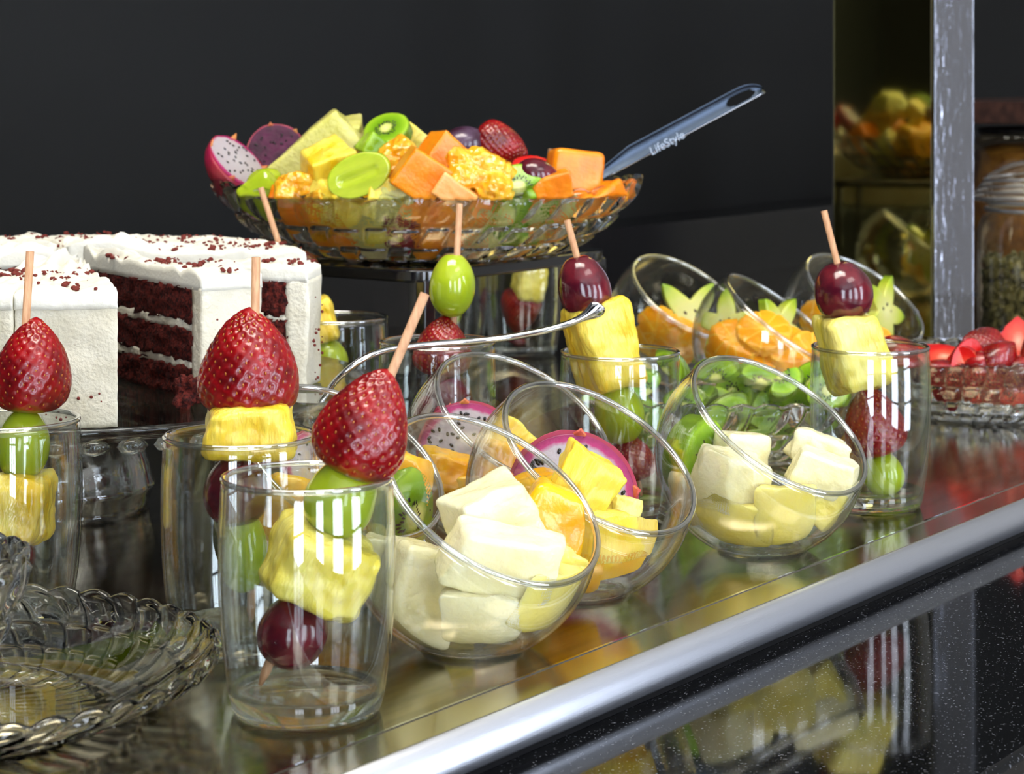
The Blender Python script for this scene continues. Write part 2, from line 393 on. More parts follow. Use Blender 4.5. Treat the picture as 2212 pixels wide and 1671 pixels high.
def f_chunk(kind, mt, loc, dims, rot, label, group=None, rnd=.22, warp=.22, rough=.06, cat='fruit', n=16):
    if not isinstance(mt, bpy.types.Material): mt = mt(max(dims)*.62)
    s = nseed(); v, f = chunk(*dims, seed=s, rnd=rnd, warp=warp, rough=rough, n=n)
    return tag(place(kind, v, f, mt, loc, rotm(*rot)), label, cat, group)
def f_straw(loc, R, H, axis, label=None, parent=None, group=None, m=None, nu=110, nv=70, name='strawberry'):
    s = nseed(); v, f, mi, sv, sf = strawberry(R, H, s, nu, nv); R3 = align_z(axis)
    o = place(name, v, f, [m or M_straw, M_sbase], loc, R3, parent, mi)
    if label: tag(o, label, 'strawberry', group)
    q = place('strawberry_seeds', sv, sf, M_sseed, loc, R3, o); q['kind'] = 'stuff'
    return o
def f_straw_half(loc, R, H, rot, label, group=None):
    s = nseed(); v, f, mi, sv, sf = strawberry(R, H, s, 40, 26, seeds=False); v = np.array(v)
    v[:, 0] = np.maximum(v[:, 0], -.02*R); cut = v[:, 0] < 0
    mi = [2 if all(cut[i] for i in q) else a for q, a in zip(f, mi)]
    return tag(place('strawberry_half', v, f, [M_straw, M_sbase, M_sflesh(R*.95)], loc, rotm(*rot) if not isinstance(rot, Matrix) else rot, mi=mi), label, 'strawberry', group)
def R_half(d, roll=0): return align_z(d)@Matrix.Rotation(math.radians(roll), 3, 'Z')@Matrix.Rotation(math.pi/2, 3, 'Y')
def f_grape(loc, a, c, axis, mt, label=None, parent=None, group=None, name='grape'):
    v, f = ellipsoid(a, a*.96, c, 14, nseed(), .012)
    t = v[:, 2]/c; v[:, 0] *= 1-.10*t; v[:, 1] *= 1-.10*t
    v[:, 2] -= c*.10*np.exp(-((v[:, 0]**2+v[:, 1]**2)/(a*.2)**2))*(t > 0)
    o = place(name, v, f, mt, loc, align_z(axis), parent)
    if label: tag(o, label, 'grape', group)
    return o
def f_grape_half(loc, a, c, rot, label):
    v, f = ellipsoid(a, a, c, 14, nseed(), .012); cut = v[:, 1] < -a*.25
    v[:, 1] = np.maximum(v[:, 1], -a*.25)
    v[:, 1] += cut*a*.10*np.exp(-(v[:, 0]/(a*.16))**2)*(np.abs(v[:, 2]) < c*.6)
    mi = [1 if all(cut[i] for i in q) else 0 for q in f]
    return tag(place('grape_half', v, f, [M_ggrape, M_gflesh], loc, rotm(*rot), mi=mi), label, 'grape')
def f_kiwi(loc, R, h, R3, label, group=None, half=False, name='kiwi_slice'):
    s = nseed(); k = R/.024; v, f = discslab(.024, h/k, 14, .3, half, s)
    o = place(name, v*k, f, M_kiwi(R), loc, R3); 
    if k != 1: pass
    tag(o, label, 'kiwi', group)
    rs = random.Random(s); e, ef = cubegrid(2); e = e/np.linalg.norm(e, axis=1, keepdims=True); sv = []; sf = []
    for side in (-1, 1):
        for q in range(34 if not half else 17):
            a = (q+rs.random()*.7)/34*2*math.pi-(math.pi/2 if half else 0); r = R*rs.uniform(.30, .50); b = len(sv)
            c, sn = math.cos(a), math.sin(a)
            for g in e:
                u, w = g[0]*R*.065, g[1]*R*.028
                sv.append((r*c+u*c-w*sn, r*sn+u*sn+w*c, side*(h/2)+g[2]*R*.018))
            sf += [tuple(i+b for i in hh) for hh in ef]
    q = place('kiwi_seeds', sv, sf, M_kseed, loc, R3, o); q['kind'] = 'stuff'
    return o
def f_dragon(loc, R, depth, R3, label, purple=False, squash=1.0, nseeds=60, scales=5, group=None):
    """half dragon fruit: cut face looks along local +z, rind bulges to -z"""
    s = nseed(); v, f = ellipsoid(R, R*squash, depth, 14, s, .03); v[:, 2] = np.minimum(v[:, 2], 0)
    o = tag(place('dragon_fruit', v, f, M_dskin, loc, R3), label, 'fruit', group)
    k = R/.03; v2, f2 = discslab(.0285, .0018, 12, .3, False, s, .02); v2[:, 1] *= squash
    place('flesh', v2*np.array([k, k, 1]), f2, M_dpurp if purple else M_dflesh(R*.95), loc, R3, o)
    rs = random.Random(s); e, ef = cubegrid(2); e = e/np.linalg.norm(e, axis=1, keepdims=True); sv = []; sf = []
    for q in range(nseeds):
        a = rs.random()*6.28; r = R*.80*math.sqrt(rs.random()); b = len(sv); t = rs.random()*3
        for g in e:
            u, w = g[0]*R*.048, g[1]*R*.030
            sv.append((r*math.cos(a)+u*math.cos(t)-w*math.sin(t), squash*r*math.sin(a)+u*math.sin(t)+w*math.cos(t), .0011+g[2]*.0006))
        sf += [tuple(i+b for i in hh) for hh in ef]
    q = place('fruit_seeds', sv, sf, M_kseed, loc, R3, o); q['kind'] = 'stuff'
    for i in range(scales):
        a = 6.28*i/scales+rs.random()*.6; ca, sa = math.cos(a), math.sin(a); z0 = -depth*.35; rr = R*.93
        P = [(-.16, 0, 0), (.16, 0, 0), (.12, .02, .28), (0, .10, .5), (-.12, .02, .28)]; v3 = []
        for off in (0, -.05):
            for (t, o_, h) in P:
                rad = rr+(o_+off)*R; v3.append((rad*ca-t*R*sa, squash*(rad*sa+t*R*ca), z0+h*R*.8))
        f3 = [(0, 1, 2, 4), (4, 2, 3), (5, 9, 7, 6), (9, 8, 7)]+[(i_, i_+5, (i_+1) % 5+5, (i_+1) % 5) for i_ in range(5)]
        place('scale', v3, f3, M_dleaf, loc, R3, o)
    return o
def f_star(loc, R, h, R3, label, group=None):
    s = nseed(); v, f = discslab(1, 1, 20, .18, False, s, 0); a = np.arctan2(v[:, 1], v[:, 0]); r = np.hypot(v[:, 0], v[:, 1])
    c = np.abs(((a/(2*math.pi)*5) % 1)-.5)*2; g = .40+.60*c**1.25
    v = np.stack([r*g*R*np.cos(a), r*g*R*np.sin(a), v[:, 2]*h], 1); v = rough_up(v, .0012, 60, s)
    o = tag(place('star_fruit_slice', v, f, M_star(R), loc, R3), label, 'fruit', group)
    e, ef = cubegrid(2); e = e/np.linalg.norm(e, axis=1, keepdims=True)
    sv = []; sf = []
    for side in (-1, 1):
        for i in range(3):
            t = 6.28*(i+.5)/5+s; b = len(sv)
            sv += [(R*.2*math.cos(t)+q[0]*R*.05, R*.2*math.sin(t)+q[1]*R*.03, side*h*.5+q[2]*.0008) for q in e]; sf += [tuple(k+b for k in hh) for hh in ef]
    q = place('seed', sv, sf, M_wood, loc, R3, o); q['kind'] = 'stuff'
    return o
def f_oslice(loc, R, h, R3, label, group=None, half=False):
    s = nseed(); v, f = discslab(.026, h*.026/R, 18, .3, half, s, .02); a = np.arctan2(v[:, 1], v[:, 0]); r = np.hypot(v[:, 0], v[:, 1])
    fr = np.abs(((a/(2*math.pi)*9+10) % 1)-.5)*2; groove = np.exp(-((1-fr)/.12)**2)*np.clip(r/.026, 0, 1)
    v[:, 2] *= 1-.3*groove; k2 = 1-.05*groove; v[:, 0] *= k2; v[:, 1] *= k2; v = rough_up(v, .0010, 240, s)
    return tag(place('orange_slice', v*(R/.026), f, M_oslice(R), loc, R3), label, 'orange', group)

# ---------------------------------------------------------------- the room
def C(x, y, z=0): return D*x-N*y+Vector((0, 0, z))          # counter frame -> world
X0, X1, Y0, Y1, ZF, ZC = -3.2, 4.6, -3.4, 1.60, -.93, 2.3
def struct(name, b, m):
    o = box(name, b, m); o.rotation_euler = (0, 0, ANG); o['kind'] = 'structure'; return o
struct('floor', (X0-.1, X1+.1, Y0-.1, Y1+.1, ZF-.1, ZF), M_floor)
struct('ceiling', (X0-.1, X1+.1, Y0-.1, Y1+.1, ZC, ZC+.1), mat('white_ceiling', s2l(240, 238, 232), .8))
struct('wall_back', (X0-.1, X1+.1, Y1, Y1+.1, ZF, ZC), M_wall)
struct('wall_front', (X0-.1, X1+.1, Y0-.1, Y0, ZF, ZC), M_room)
struct('wall_left', (X0-.1, X0, Y0, Y1, ZF, ZC), M_wall)
struct('wall_right', (X1, X1+.1, Y0, Y1, ZF, ZC), M_room)
wi = [0]
def window(cx, cyy, w, zb, zt, axis):
    """tall window with glazing bars; axis 'y' = in the front wall, 'x' = in the left wall"""
    wi[0] += 1; r = bpy.data.objects.new('window_%d' % wi[0], None); col.objects.link(r); r['kind'] = 'structure'
    r.location = C(cx, cyy, 0); r.rotation_euler = (0, 0, ANG+(0 if axis == 'y' else -math.pi/2))
    k = MB(); k.box(-w/2, w/2, .0, .006, zb, zt); link('window_pane', mesh('window_pane', k.v, k.f, M_pane, False), parent=r)
    k = MB()
    for i in range(4):
        x = -w/2+w*i/3; t = .05 if i in (0, 3) else .018; k.box(x-t, x+t, .008, .05, zb-.05, zt+.05)
    for i in range(8):
        z = zb+(zt-zb)*i/7; t = .05 if i in (0, 7) else .015; k.box(-w/2, w/2, .008, .045, z-t, z+t)
    link('window_frame', mesh('window_frame', k.v, k.f, M_bar, False), parent=r)
for x in (-1.9, .1, 2.1): window(x, Y0+.002, 1.0, -.86, 2.0, 'y')
window(X0+.002, -1.6, 1.2, -.86, 2.0, 'x')
lm = empty('ceiling_lamp', C(.75, .75, ZC), 'round frosted lamp hanging from the ceiling above the buffet', 'lamp')
v, f = lathe([(0, -.02), (.16, -.02), (.17, -.05), (.16, -.08), (0, -.08)], 40); link('lamp_shade', mesh('lamp_shade', v, f, M_bulb), parent=lm)
v, f = lathe([(0, 0), (.06, 0), (.06, -.02), (0, -.02)], 24); link('base', mesh('base', v, f, M_bar), parent=lm)

# ---------------------------------------------------------------- counter, shelf, ledge
EY = .5646
gc = empty('granite_counter', C(0, 0, 0), 'polished black speckled granite counter running under the steel shelf', 'counter', rz=ANG)
g = box('slab', (-1.6, 4.4, .383, Y1-.004, -.052, -.022), M_gran, gc, .004)
box('cabinet', (-1.55, 4.35, .43, Y1-.004, ZF, -.052), M_cab, gc)
sh = empty('serving_shelf', C(0, 0, 0), 'long polished steel serving shelf with a bright rounded front edge', 'shelf', rz=ANG)
box('shelf_panel', (-1.5, 4.3, EY+.0220, 1.5, -.012, 0), M_shelf, sh)
box('front_lip', (-1.5, 4.3, EY, EY+.0204, -.012, 0), M_lip, sh)
box('seam_strip', (-1.5, 4.3, EY+.0205, EY+.0219, -.010, .0004), M_chrome, sh)
prof = [(EY+.02, -.0005), (EY+.0005, -.0005), (EY-.0015, -.0008), (EY-.004, -.0022), (EY-.006, -.0045), (EY-.0075, -.0075), (EY-.0082, -.011), (EY-.0085, -.0165), (EY-.0075, -.0175), (EY+.02, -.0175)]
v = [(x, y, z-.0) for x in (-1.5, 4.3) for (y, z) in prof]; P = len(prof)
f = [(i, i+1, P+i+1, P+i) for i in range(P-1)]+[tuple(range(P-1, -1, -1)), tuple(range(P, 2*P))]
o = link('edge_trim', mesh('edge_trim', v, f, M_steel), parent=sh)
box('gasket', (-1.5, 4.3, EY-.004, EY+.02, -.0219, -.0176), M_rubber, sh)
lg = box('trim_1', (-1.5, 4.3, 1.50, Y1-.004, -.0215, .080), M_ledge); lg.rotation_euler = (0, 0, ANG); lg['kind'] = 'structure'

# ---------------------------------------------------------------- steel post and dark panel
pr = W(2058, 735, 2112); pr.z = 0
ps = empty('steel_post', pr, 'upright polished steel post standing on the shelf at the dark panel', 'post', rz=math.radians(3.6))
box('post_body', (-.0205, .0205, -.0055, .0055, .002, .75), M_post, ps, .001)
box('foot', (-.024, .024, -.009, .009, .0001, .002), M_steel, ps)
th = math.radians(25)
pp = empty('side_panel', Vector((.43, 2.345, 0)), 'dark olive mirror panel left of the steel post', 'panel', rz=-th)
box('mirror_sheet', (-.0995, .004, -.003, .003, .001, .75), M_panel, pp)
box('edge_strip', (-.1015, -.0995, -.0035, .0035, .001, .75), M_rubber, pp)

# ---------------------------------------------------------------- pressed crystal bowls
def crystal_pos(a, b, h, fr, ex, s, ang, off=0.0, twist=.0):
    vv = s**1.8; r = fr+(1-fr)*s**.86; t = ang+twist*s
    c, sn = math.cos(t), math.sin(t); k = (abs(c)**ex+abs(sn)**ex)**(-1/ex)
    return Vector(((a*r+off)*k*c, (b*r+off)*k*sn, h*vv))
def crystal_mesh(a, b, h, fr=.47, ex=2, nu=44, nv=5, sub=8, wall=.004, relief=.0028, scal=.0022, twist=.25, sweep=0):
    NU, NV = nu*sub, nv*sub; v = []; f = []
    def ss(x, w=.16): x = min(max((.44-abs(x-.5))/w, 0), 1); return x*x*(3-2*x)
    for j in range(NV+1):
        s = j/NV; cj = min(int(s*nv), nv-1); fv = s*nv-cj
        for i in range(NU):
            u = i/NU*nu; ci = int(u); fu = u-ci
            if (ci+cj) % 2: hgt = relief*ss(fu, .13)*(.38+.62*math.sin(math.pi*fv))
            else: hgt = relief*ss(fv, .13)*(.38+.62*math.sin(math.pi*fu))
            if s < .02: hgt *= .3
            p = crystal_pos(a, b, h, fr, ex, s, 2*math.pi*i/NU, hgt, twist)
            if s > .9: p.z += scal*(s-.9)*10*abs(math.sin(math.pi*i/NU*nu))
            v.append(p)
    # rim bead then inner surface
    nr = 5
    for q in range(1, nr):
        g = math.pi*q/nr
        for i in range(NU):
            A = 2*math.pi*i/NU; sc_ = scal*abs(math.sin(math.pi*i/NU*nu))
            p = crystal_pos(a, b, h, fr, ex, 1, A, relief*.5+(-wall-relief*.5)*(1-math.cos(g))/2, twist); p.z += sc_+math.sin(g)*.0022; v.append(p)
    NI = 12; zf = .0035
    for j in range(NI+1):
        s = 1-j/NI
        for i in range(NU):
            p = crystal_pos(a, b, h, fr, ex, s, 2*math.pi*i/NU, -wall, twist); p.z = max(p.z, zf*1.0)
            if j == 0: p.z += scal*abs(math.sin(math.pi*i/NU*nu))*.6
            v.append(p)
    rows = NV+1+nr-1+NI+1
    if sweep:
        for p in v:
            q = math.hypot(p.x/a, p.y/b); p.z += sweep*max(0, (q-.55)/.45)*(p.x/a/max(q, 1e-6))**4
    for j in range(rows-1):
        for i in range(NU):
            k = (i+1) % NU; f.append((j*NU+i, j*NU+k, (j+1)*NU+k, (j+1)*NU+i))
    # inner floor and outer foot
    c0 = len(v); v.append(Vector((0, 0, zf))); base = (rows-1)*NU
    for i in range(NU): f.append((base+i, base+(i+1) % NU, c0))
    # foot with radial cuts
    prev = 0
    for q, (rr, z) in enumerate(((.93, 0.0), (.7, .0008), (.35, .0002))):
        st = len(v)
        for i in range(NU):
            p = crystal_pos(a, b, h, fr, ex, 0, 2*math.pi*i/NU, 0, twist); cut = .0010*(math.sin(2*math.pi*i/NU*nu) > 0) if q else 0
            v.append(Vector((p.x*rr, p.y*rr, z+cut*1.0)))
        for i in range(NU):
            k = (i+1) % NU; f.append((prev+k, prev+i, st+i, st+k))
        prev = st
    c1 = len(v); v.append(Vector((0, 0, .0004)))
    for i in range(NU): f.append((prev+(i+1) % NU, prev+i, c1))
    return v, f
def crystal_clamp(loc, rz, a, b, h, fr, ex=2, wall=.007, zm=.0045):
    cr, sr = math.cos(-rz), math.sin(-rz)
    def fn(w):
        q = w-np.array(loc); x = q[:, 0]*cr-q[:, 1]*sr; y = q[:, 0]*sr+q[:, 1]*cr; z = np.maximum(q[:, 2], zm)
        s = np.clip(z/h, 0, 1.0)**(1/1.8); r = fr+(1-fr)*s**.86
        k = ((np.abs(x)/(a*r-wall))**ex+(np.abs(y)/(b*r-wall))**ex)**(1/ex); lim = np.where(z > h*1.02, 1e9, 1.0)
        sc_ = np.where(k > lim, lim/np.maximum(k, 1e-9), 1); x = x*sc_; y = y*sc_
        c2, s2 = math.cos(rz), math.sin(rz)
        return np.stack([x*c2-y*s2, x*s2+y*c2, z], 1)+np.array(loc)
    return fn

# ---------------------------------------------------------------- black riser stand and the big fruit bowl
sc0 = W(925, 590, 3000); ZT = .1325
so = Vector((sc0.x, sc0.y, 0))
bs = empty('riser_stand', so, 'glossy black lacquered riser stand under the large fruit bowl', 'stand', rz=ANG)
LX, LY = .254, .185
v, f = rcube(12, .25); pl = np.array([[(p[0]+1)/2*LX, (p[1]+1)/2*LY, ZT-.011+(p[2]+1)/2*.011] for p in v])
link('top', mesh('top', pl, f, M_black), parent=bs)
for (x, y) in ((.004, .006), (LX-.018, .006), (.004, LY-.02), (LX-.018, LY-.02)):
    box('leg', (x, x+.013, y, y+.009, .0005, ZT-.008), M_black, bs, .0015)
BA, BB, BH, BF = .163, .103, .0495, .50
bloc = Vector((W(922, 500, 2820).x, F/2820, ZT))
v, f = crystal_mesh(BA, BB, BH, BF, 2, 40, 4, 12, .0030, .0062, .0038, .22, .009)
tag(link('crystal_bowl', mesh('crystal_bowl', v, f, M_cryst), bloc), 'large oval basket-weave crystal bowl heaped with mixed fruit on the black stand', 'bowl')
CL = crystal_clamp(bloc, 0, BA, BB, BH, BF)
def R_face(d, roll=0):
    """rotation whose local z looks along d"""
    return align_z(d)@Matrix.Rotation(math.radians(roll), 3, 'Z')
f_dragon(W(514, 350, 2830), .031, .022, R_face((.64, -.33, .69), 40), 'halved white-fleshed dragon fruit at the left tip of the large bowl', squash=.86, nseeds=34)
CX_ = CL
f_dragon(W(597, 328, 2700), .024, .018, R_face((.1, -.9, .35), 20), 'halved purple-fleshed dragon fruit behind the white one in the large bowl', purple=True, nseeds=40)
f_chunk('melon_chunk', M_melong, W(672, 345, 2820), (.076, .034, .036), (0, -42, 0), 'largest pale green melon wedge standing left in the large bowl', rnd=.15, warp=.18)
f_chunk('melon_chunk', M_melong, W(735, 300, 2800), (.034, .03, .028), (10, -5, 10), 'top end piece of pale melon beside the kiwi in the large bowl', rnd=.15)
f_chunk('pineapple_chunk', M_pine, W(712, 362, 2930), (.036, .03, .027), (12, -20, 30), 'bright yellow pineapple cube in front of the melon wedge in the large bowl', rnd=.12, warp=.25)
f_kiwi(W(838, 288, 2840), .0185, .012, R_face((-.25, -.62, .75), 20), 'kiwi slice topmost on the fruit heap of the large bowl')
f_chunk('kiwi_chunk', M_kiwi, W(808, 318, 2860), (.022, .018, .016), (0, 30, 20), 'skinned kiwi end under the topmost kiwi slice')
f_chunk('orange_segment', M_oseg, W(858, 334, 2870), (.028, .02, .02), (0, -30, 15), 'small orange segment between kiwi and papaya cube in the large bowl', rnd=.5, rough=.15)
f_chunk('melon_chunk', M_pinep, W(905, 310, 2790), (.034, .02, .016), (0, 38, 0), 'thin pale yellow melon piece leaning behind the papaya cubes', rnd=.15)
f_grape_half(W(776, 378, 2990), .0155, .0245, (0, 68, -6), 'halved green grape lying front left on the large bowl heap')
f_chunk('orange_segment', M_oseg, W(645, 402, 2950), (.03, .02, .018), (0, -10, 15), 'ragged orange segment at the front rim left of the halved grape', rnd=.4, rough=.25)
f_grape(W(572, 392, 2900), .0105, .014, (1, 0, .3), M_ggrape, 'green grape tucked beside the white dragon fruit in the large bowl')
f_chunk('papaya_cube', M_papaya, W(908, 380, 2990), (.034, .03, .032), (6, 34, 14), 'orange papaya cube front centre on the large bowl heap', rnd=.07, warp=.08, rough=.02, n=16)
f_chunk('papaya_cube', M_papaya, W(952, 338, 2880), (.028, .026, .028), (0, 40, 30), 'papaya cube half hidden behind the front centre cube', rnd=.1, warp=.1, rough=.02)
f_grape(W(1004, 312, 2860), .0145, .0175, (1, .2, .25), M_bgrape, 'dusky purple grape beside the strawberry on top of the large bowl')
f_grape(W(955, 322, 2800), .012, .014, (1, 0, 0), M_bgrape, 'dark grape half hidden behind the papaya cubes')
f_straw(W(1085, 318, 2850), .0195, .042, (.9, -.2, -.28), 'whole red strawberry on top of the large bowl heap')
for dx, dy, q in ((-14, 4, (0, 20, 0)), (18, 14, (0, -25, 30)), (2, -12, (20, 0, 0))):
    pass
f_chunk('orange_segment', M_oseg, W(1040, 376, 2980), (.047, .03, .032), (0, 12, 10), 'big ragged orange piece at the front of the large bowl heap', rnd=.55, rough=.3, n=16)
f_straw_half(W(1146, 356, 2890), .014, .026, R_half((-.2, -.6, .8), 30), 'cut strawberry behind the shiny red grape in the large bowl')
f_grape(W(1160, 378, 2960), .0125, .0165, (1, .1, -.25), M_rgrape, 'shiny red grape right of centre on the large bowl heap')
f_chunk('papaya_cube', M_papaya, W(1236, 372, 2890), (.041, .03, .036), (0, 8, 15), 'largest papaya block at the right of the large bowl heap', rnd=.28, warp=.14, rough=.02, n=16)
f_chunk('papaya_cube', M_papaya, W(1196, 404, 2960), (.026, .02, .02), (10, -20, 0), 'small papaya piece in front of the largest papaya block', rnd=.12)
f_chunk('papaya_cube', M_papaya, W(1318, 412, 2850), (.032, .024, .012), (0, -8, 0), 'flat papaya piece at the right tip of the large bowl', rnd=.3)
f_kiwi(W(1120, 415, 2985), .021, .012, R_face((.05, -.78, .55), 100), 'kiwi wedge at the front rim of the large bowl', half=True)
f_chunk('melon_chunk', M_papayp, W(990, 420, 3000), (.03, .02, .018), (0, 35, 0), 'pale peach melon piece at the front rim of the large bowl', rnd=.12)
f_chunk('pineapple_chunk', M_pine, W(835, 412, 2980), (.03, .02, .02), (0, 10, 0), 'yellow pineapple piece under the halved green grape', rnd=.15)
fill = [(560, 425, M_ggrape), (625, 450, M_papaya), (690, 460, M_oseg), (750, 470, M_pine), (815, 480, M_pinep), (780, 510, M_melong), (865, 500, M_straw), (925, 470, M_papaya), (940, 520, M_papaya),
        (1000, 470, M_papaya), (1010, 515, M_papayp), (1075, 510, M_melong), (1095, 465, M_kiwi), (1160, 490, M_kiwi), (1210, 470, M_melong), (1255, 460, M_papaya), (1215, 505, M_papaya), (1300, 440, M_papaya),
        (680, 505, M_papaya), (860, 440, M_melong), (1050, 440, M_papaya), (720, 435, M_pine), (1160, 440, M_kiwi)]
for i, (px, py, m_) in enumerate(fill):
    nm_ = 'kiwi_flesh' if m_ is M_kiwi else m_.name
    k = {'papaya': 'papaya', 'orange_flesh': 'orange', 'pineapple': 'pineapple', 'pineapple_pale': 'pineapple', 'galia_melon': 'melon', 'honeydew': 'melon', 'kiwi_flesh': 'kiwi', 'strawberry_red': 'strawberry', 'green_grape': 'green grape', 'cantaloupe_pale': 'pale melon'}[nm_]
    e = abs(px-922)/472; S = 2820+150*math.sqrt(max(0, 1-e*e))
    f_chunk(k.replace(' ', '_')+'_piece', m_, W(px, py, S), (.032, .026, .026), (i*37 % 60-30, i*53 % 60-30, i*71 % 90), '%s %s piece from the left behind the front wall of the large bowl' % (ORD[sorted([p[0] for p in fill if p[2] is m_]+[]).index(px) if [p[0] for p in fill if p[2] is m_].count(px) == 1 else sorted([(p[0], p[1]) for p in fill if p[2] is m_]).index((px, py))], {'melong': 'green melon'}.get(k, k) if m_ is not M_pinep else 'pale pineapple'), group=k+' pieces inside the large bowl', rnd=.25)
for i in range(12):
    a = i*2.4; x = bloc.x+.105*math.cos(a)*math.sqrt((i+.5)/12); y = bloc.y+.02+.06*math.sin(a)*math.sqrt((i+.5)/12)
    m_ = (M_pine, M_papaya, M_melong, M_mango)[i % 4]
    f_chunk(('pineapple', 'papaya', 'melon', 'mango')[i % 4]+'_piece', m_, (x, y, ZT+.035+.012*(i % 2)), (.04, .034, .034), (i*40, i*25, i*60), ('pineapple', 'papaya', 'melon', 'mango')[i % 4]+' piece hidden deep in the large bowl, %s from its left end' % ORD[sorted(range(12), key=lambda q: math.cos(q*2.4)*math.sqrt((q+.5)/12)).index(i)], group='fruit pieces deep in the large bowl', rnd=.25)
CL = None

# serving spoon leaning out of the big bowl
def spoon():
    A = W(1290, 392, 2780); B = W(1652, 198, 2690)
    ax = (B-A).normalized(); L_ = (B-A).length; up = Vector((0, 0, 1)); wv = (up-ax*ax.dot(up)).normalized(); nv_ = ax.cross(wv)
    r = root('serving_spoon', A, 'steel serving spoon leaning out of the right side of the large bowl', 'spoon')
    NS, NT = 90, 12; cells = set(); wid = .0135
    def top(s): return wid*(1-.55*max(0, (.22-s)/.22)**1.0)*(1 if s < .86 else math.sqrt(max(.02, 1-((s-.86)/.145)**2)))
    for i in range(NS):
        for j in range(NT):
            s, t = (i+.5)/NS, (j+.5)/NT
            e = ((s-.872)/.085)**2+((t-(.34))/.27)**2
            if e > 1: cells.add((i, j))
    vi = {}; v = []; f = []
    def P(i, j, k):
        key = (i, j, k)
        if key not in vi:
            s, t = i/NS, j/NT; w = top(s)
            p = ax*(s*L_)+wv*(t*w)+nv_*((-.0035*math.sin(math.pi*t*.9)) + k*.0012)-wv*(.004*math.sin(math.pi*s)*0)
            vi[key] = len(v); v.append(p)
        return vi[key]
    for (i, j) in cells:
        f.append((P(i, j, 0), P(i+1, j, 0), P(i+1, j+1, 0), P(i, j+1, 0))); f.append((P(i, j, 1), P(i, j+1, 1), P(i+1, j+1, 1), P(i+1, j, 1)))
        for (di, dj, a, b) in ((-1, 0, (i, j), (i, j+1)), (1, 0, (i+1, j+1), (i+1, j)), (0, -1, (i+1, j), (i, j)), (0, 1, (i, j+1), (i+1, j+1))):
            if (i+di, j+dj) not in cells: f.append((P(*a, 0), P(*b, 0), P(*b, 1), P(*a, 1)))
    h = link('handle', mesh('handle', v, f, M_silver), parent=r)
    v, f = torus_path([ax*(s/30*L_)-wv*.0003-nv_*.0004 for s in range(2, 31)], .0009, 8, False); link('handle_rim', mesh('handle_rim', v, f, M_chrome), parent=r)
    # bowl of the spoon, sunk in the fruit
    v, f = ellipsoid(.03, .02, .010, 10); v[:, 2] = np.minimum(v[:, 2], 0); Rm = np.array(align_z(nv_*-1)); q = v@Rm.T
    link('spoon_bowl', mesh('spoon_bowl', q-np.array(ax)*.022, f, M_silver), parent=r)
    tc = bpy.data.curves.new('lettering', 'FONT'); tc.body = 'LifeStyle'; tc.size = .0098; tc.extrude = .00005; tc.materials.append(M_ink)
    to = bpy.data.objects.new('lettering', tc); col.objects.link(to)
    nf = -nv_ if nv_.y > 0 else nv_
    Mx = Matrix((ax, wv, ax.cross(wv))).transposed()
    pos = ax*(L_*.30)-wv*.0012+(ax.cross(wv))*(.0002)
    off = nf*.0042
    bpy.context.view_layer.update(); me_ = bpy.data.meshes.new_from_object(to); bpy.data.objects.remove(to)
    to = link('lettering', me_, parent=r); to.matrix_local = Matrix.Translation(pos+off)@Mx.to_4x4()
    return r
spoon()

# ---------------------------------------------------------------- tumblers
TP = [(.0315, .0), (.0328, .004), (.0340, .010), (.0362, .025), (.0378, .045), (.0383, .062), (.0381, .080), (.0372, .096), (.0368, .1005)]
def tumbler_proto():
    t = empty('glass_tumbler', (0, 0, 0), 'x', 'glass', 'fruit skewer tumblers')
    pts = TP[2:]; prof = pts+[(r-.0013, z) for r, z in pts[::-1]]
    v, f = lathe(prof, 72); link('glass_wall', mesh('glass_wall', v, f, M_thin), parent=t)
    prof = [(.0001, .0012), (.026, .0012), (.029, 0), (.0312, .0004), (.0324, .003), (.0339, .0098), (.0326, .0110), (.0300, .0098), (.024, .0086), (.0001, .0082)]
    v, f = lathe(prof, 72); link('base', mesh('base', v, f, M_solid), parent=t)
    v, f = torus_path([(.0362*math.cos(a/72*6.28319), .0362*math.sin(a/72*6.28319), .1005) for a in range(72)], .00135, 8); link('rim', mesh('rim', v, f, M_rim), parent=t)
    return t
TPR = tumbler_proto(); first = [True]
def tumbler(px, S, label):
    o = TPR if first[0] else copy_tree(TPR); first[0] = False
    o.location = ((px-CX)/S, F/S, 0.0003); o['label'] = label
    return o
def skewer(S, top, bot, items, label, Sb=None, stick_r=.0021):
    Sb = Sb or S; A = W(top[0], top[1], S); B = W(bot[0], bot[1], Sb)
    B.z = max(B.z, .0112); ax = (A-B).normalized()
    r = root('fruit_skewer', B, label, 'skewer', 'fruit skewers standing in tumblers')
    v, f = torus_path([B, B+ax*.006, A], [.0009, stick_r, stick_r], 12, False); place('stick', [p-Vector(B) for p in v], f, M_stick, B, None, r)
    for it in items:
        k, px, py, rx, ry = it[:5]; flip = it[5] if len(it) > 5 else 0; c = W(px, py, S); a = ax if not flip else -ax
        rx /= S; ry /= S
        if k == 's': f_straw(c, rx, 2*ry, a, parent=r)
        elif k == 'd': f_straw(c, rx, 2*ry, a, parent=r, m=M_sdark)
        elif k == 'g': f_grape(c, rx, ry, a, M_ggrape, parent=r, name='green_grape')
        elif k == 'r': f_grape(c, rx, ry, a, M_rgrape, parent=r, name='red_grape')
        else:
            m_ = M_pine if k == 'p' else M_pinep; v, f = chunk(rx*2.1, rx*1.6, ry*2.05, nseed(), .34, .17, .10, 22)
            place('pineapple_chunk', v, f, m_, c, align_z(a)@Matrix.Rotation(math.radians(it[6] if len(it) > 6 else 20), 3, 'Z'), r)
    return r
tumbler(663, 5000, 'nearest clear glass tumbler, front centre left, with a leaning skewer')
